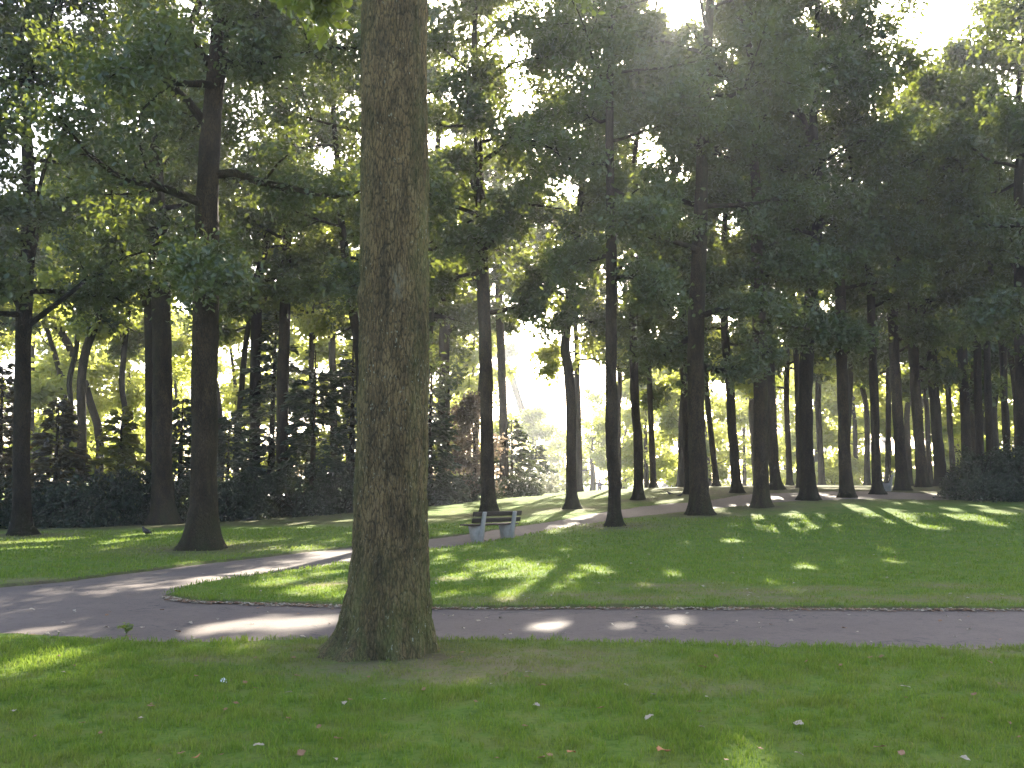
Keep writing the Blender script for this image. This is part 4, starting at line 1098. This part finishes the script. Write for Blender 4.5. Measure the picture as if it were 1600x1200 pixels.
# drift of litter caught along the far edge of the path
LV = []; LF = []; n0 = 0
fa = spline(farA[4:], 30)
for k in range(2000):
    p = fa[rng.integers(0, len(fa))] + np.array([rng.normal(0, .03), -abs(rng.normal(0.02, 0.09))])
    V, Fq, mt = LM[int(rng.integers(0, 6))]
    a = rng.uniform(0, 6.3); s = rng.uniform(0.03, 0.085)
    R = np.array([[math.cos(a), -math.sin(a), 0], [math.sin(a), math.cos(a), 0], [0, 0, 1]])
    V = V @ R.T * s + np.array([p[0], p[1], float(terrain(p[0], p[1])) - 0.038 + rng.uniform(0, .012)])
    LV.append(V); LF.append(Fq + n0); n0 += len(V)
lt = np_mesh('leaf_litter', np.vstack(LV), np.vstack(LF), [M['leaf_brown'], M['leaf_pale']], None, True, mat_idx=np.repeat((rng.random(2000) < 0.55).astype(int), len(LM[0][1])))
tag(lt, 'drift of dry leaf litter along the far edge of the path', 'leaf litter', None, 'stuff')

# scrap of white paper
p = ground_hit(349, 1069)
V, Fq = leaf_mesh(0, np.random.default_rng(1)); V = V * np.array([0.8, 1.3, 0.9])
o = np_mesh('paper_scrap', V, Fq, M['paper'], None, False); o.location = (p[0], p[1], p[2] + 0.015); o.scale = (.065, .065, .09); o.rotation_euler = (0.5, .3, .4)
tag(o, 'crumpled scrap of white paper on the left foreground grass', 'litter')
# sprig of weed at the path edge
p = ground_hit(198, 986)
root = empty('weed_sprig', p); tag(root, 'small green weed sprouting at the near edge of the path on the left', 'plant')
g = Geo(); rw = np.random.default_rng(9)
tips = []
for k in range(4):
    Pq, qq = limb(rw, (0, 0, -.03), k * 1.6, 1.15, 0.10, 0.003, 4, .12); g.tube(Pq, qq * 0 + 0.0025, 5); tips += [Pq[2], Pq[3], Pq[4]]
g.build('stem', M['leaf_near'], root)
Pl, A, N, var = scatter(np.array(tips), np.full(len(tips), 0.012), 3, 0.05, rw, 1.0)
V, Fq = leaves(Pl, A, N, 0.05, 0.034, rw); np_mesh('leaves', V, Fq, M['leaf_near'], root, False, {'var': np.repeat(var, 6)})

# ------------------------------------------------------------------ haze, light, camera
t = NT('haze_air')
pv = t.n('ShaderNodeVolumePrincipled')
pv.inputs['Color'].default_value = (0.92, 0.95, 1.0, 1); pv.inputs['Density'].default_value = 0.0006; pv.inputs['Anisotropy'].default_value = 0.5
t.l(pv.outputs[0], t.out.inputs['Volume'])
g = Geo(); g.box((0, 0, 13.5), (900, 900, 33)); hz = g.build('haze', t.m, None, False); tag(hz, 'thin morning haze filling the park', 'haze', None, 'stuff')

w = bpy.data.worlds.new('World'); S.world = w; w.use_nodes = True
nt = w.node_tree; bgn = nt.nodes.get('Background') or nt.nodes.new('ShaderNodeBackground')
sky = nt.nodes.new('ShaderNodeTexSky'); sky.sky_type = 'NISHITA'; sky.sun_disc = False
sky.sun_elevation = SUN_EL; sky.sun_rotation = SUN_AZ
sky.air_density = 0.7; sky.dust_density = 3.0; sky.ozone_density = 0.4
nt.links.new(sky.outputs[0], bgn.inputs['Color']); bgn.inputs['Strength'].default_value = 0.13

ld = bpy.data.lights.new('sun', 'SUN'); ld.energy = 5.0; ld.angle = math.radians(0.5); ld.color = (1.0, 0.92, 0.78)
lo = bpy.data.objects.new('sun', ld); link(lo)
lo.rotation_euler = Vector((-SUN[0], -SUN[1], -SUN[2])).to_track_quat('-Z', 'Y').to_euler()

cd = bpy.data.cameras.new('camera'); cd.sensor_width = 36; cd.lens = 36 * F / W0; cd.clip_end = 3000; cd.clip_start = 0.05
cam = bpy.data.objects.new('camera', cd); link(cam); cam.location = (0, 0, EYE); cam.rotation_euler = (PI / 2 + PITCH, 0, 0)
S.camera = cam
S.view_settings.view_transform = 'Standard'; S.view_settings.look = 'None'; S.view_settings.gamma = 1.0
S.view_settings.use_curve_mapping = False
S.view_settings.exposure = 2.65
S.cycles.use_denoising = True
S.cycles.denoising_prefilter = 'NONE'
S.cycles.denoising_input_passes = 'RGB_ALBEDO_NORMAL'
S.cycles.max_bounces = 7; S.cycles.diffuse_bounces = 3; S.cycles.glossy_bounces = 2; S.cycles.transmission_bounces = 4; S.cycles.transparent_max_bounces = 4; S.cycles.volume_bounces = 0
S.cycles.sample_clamp_indirect = 6.0; S.cycles.caustics_reflective = False; S.cycles.caustics_refractive = False
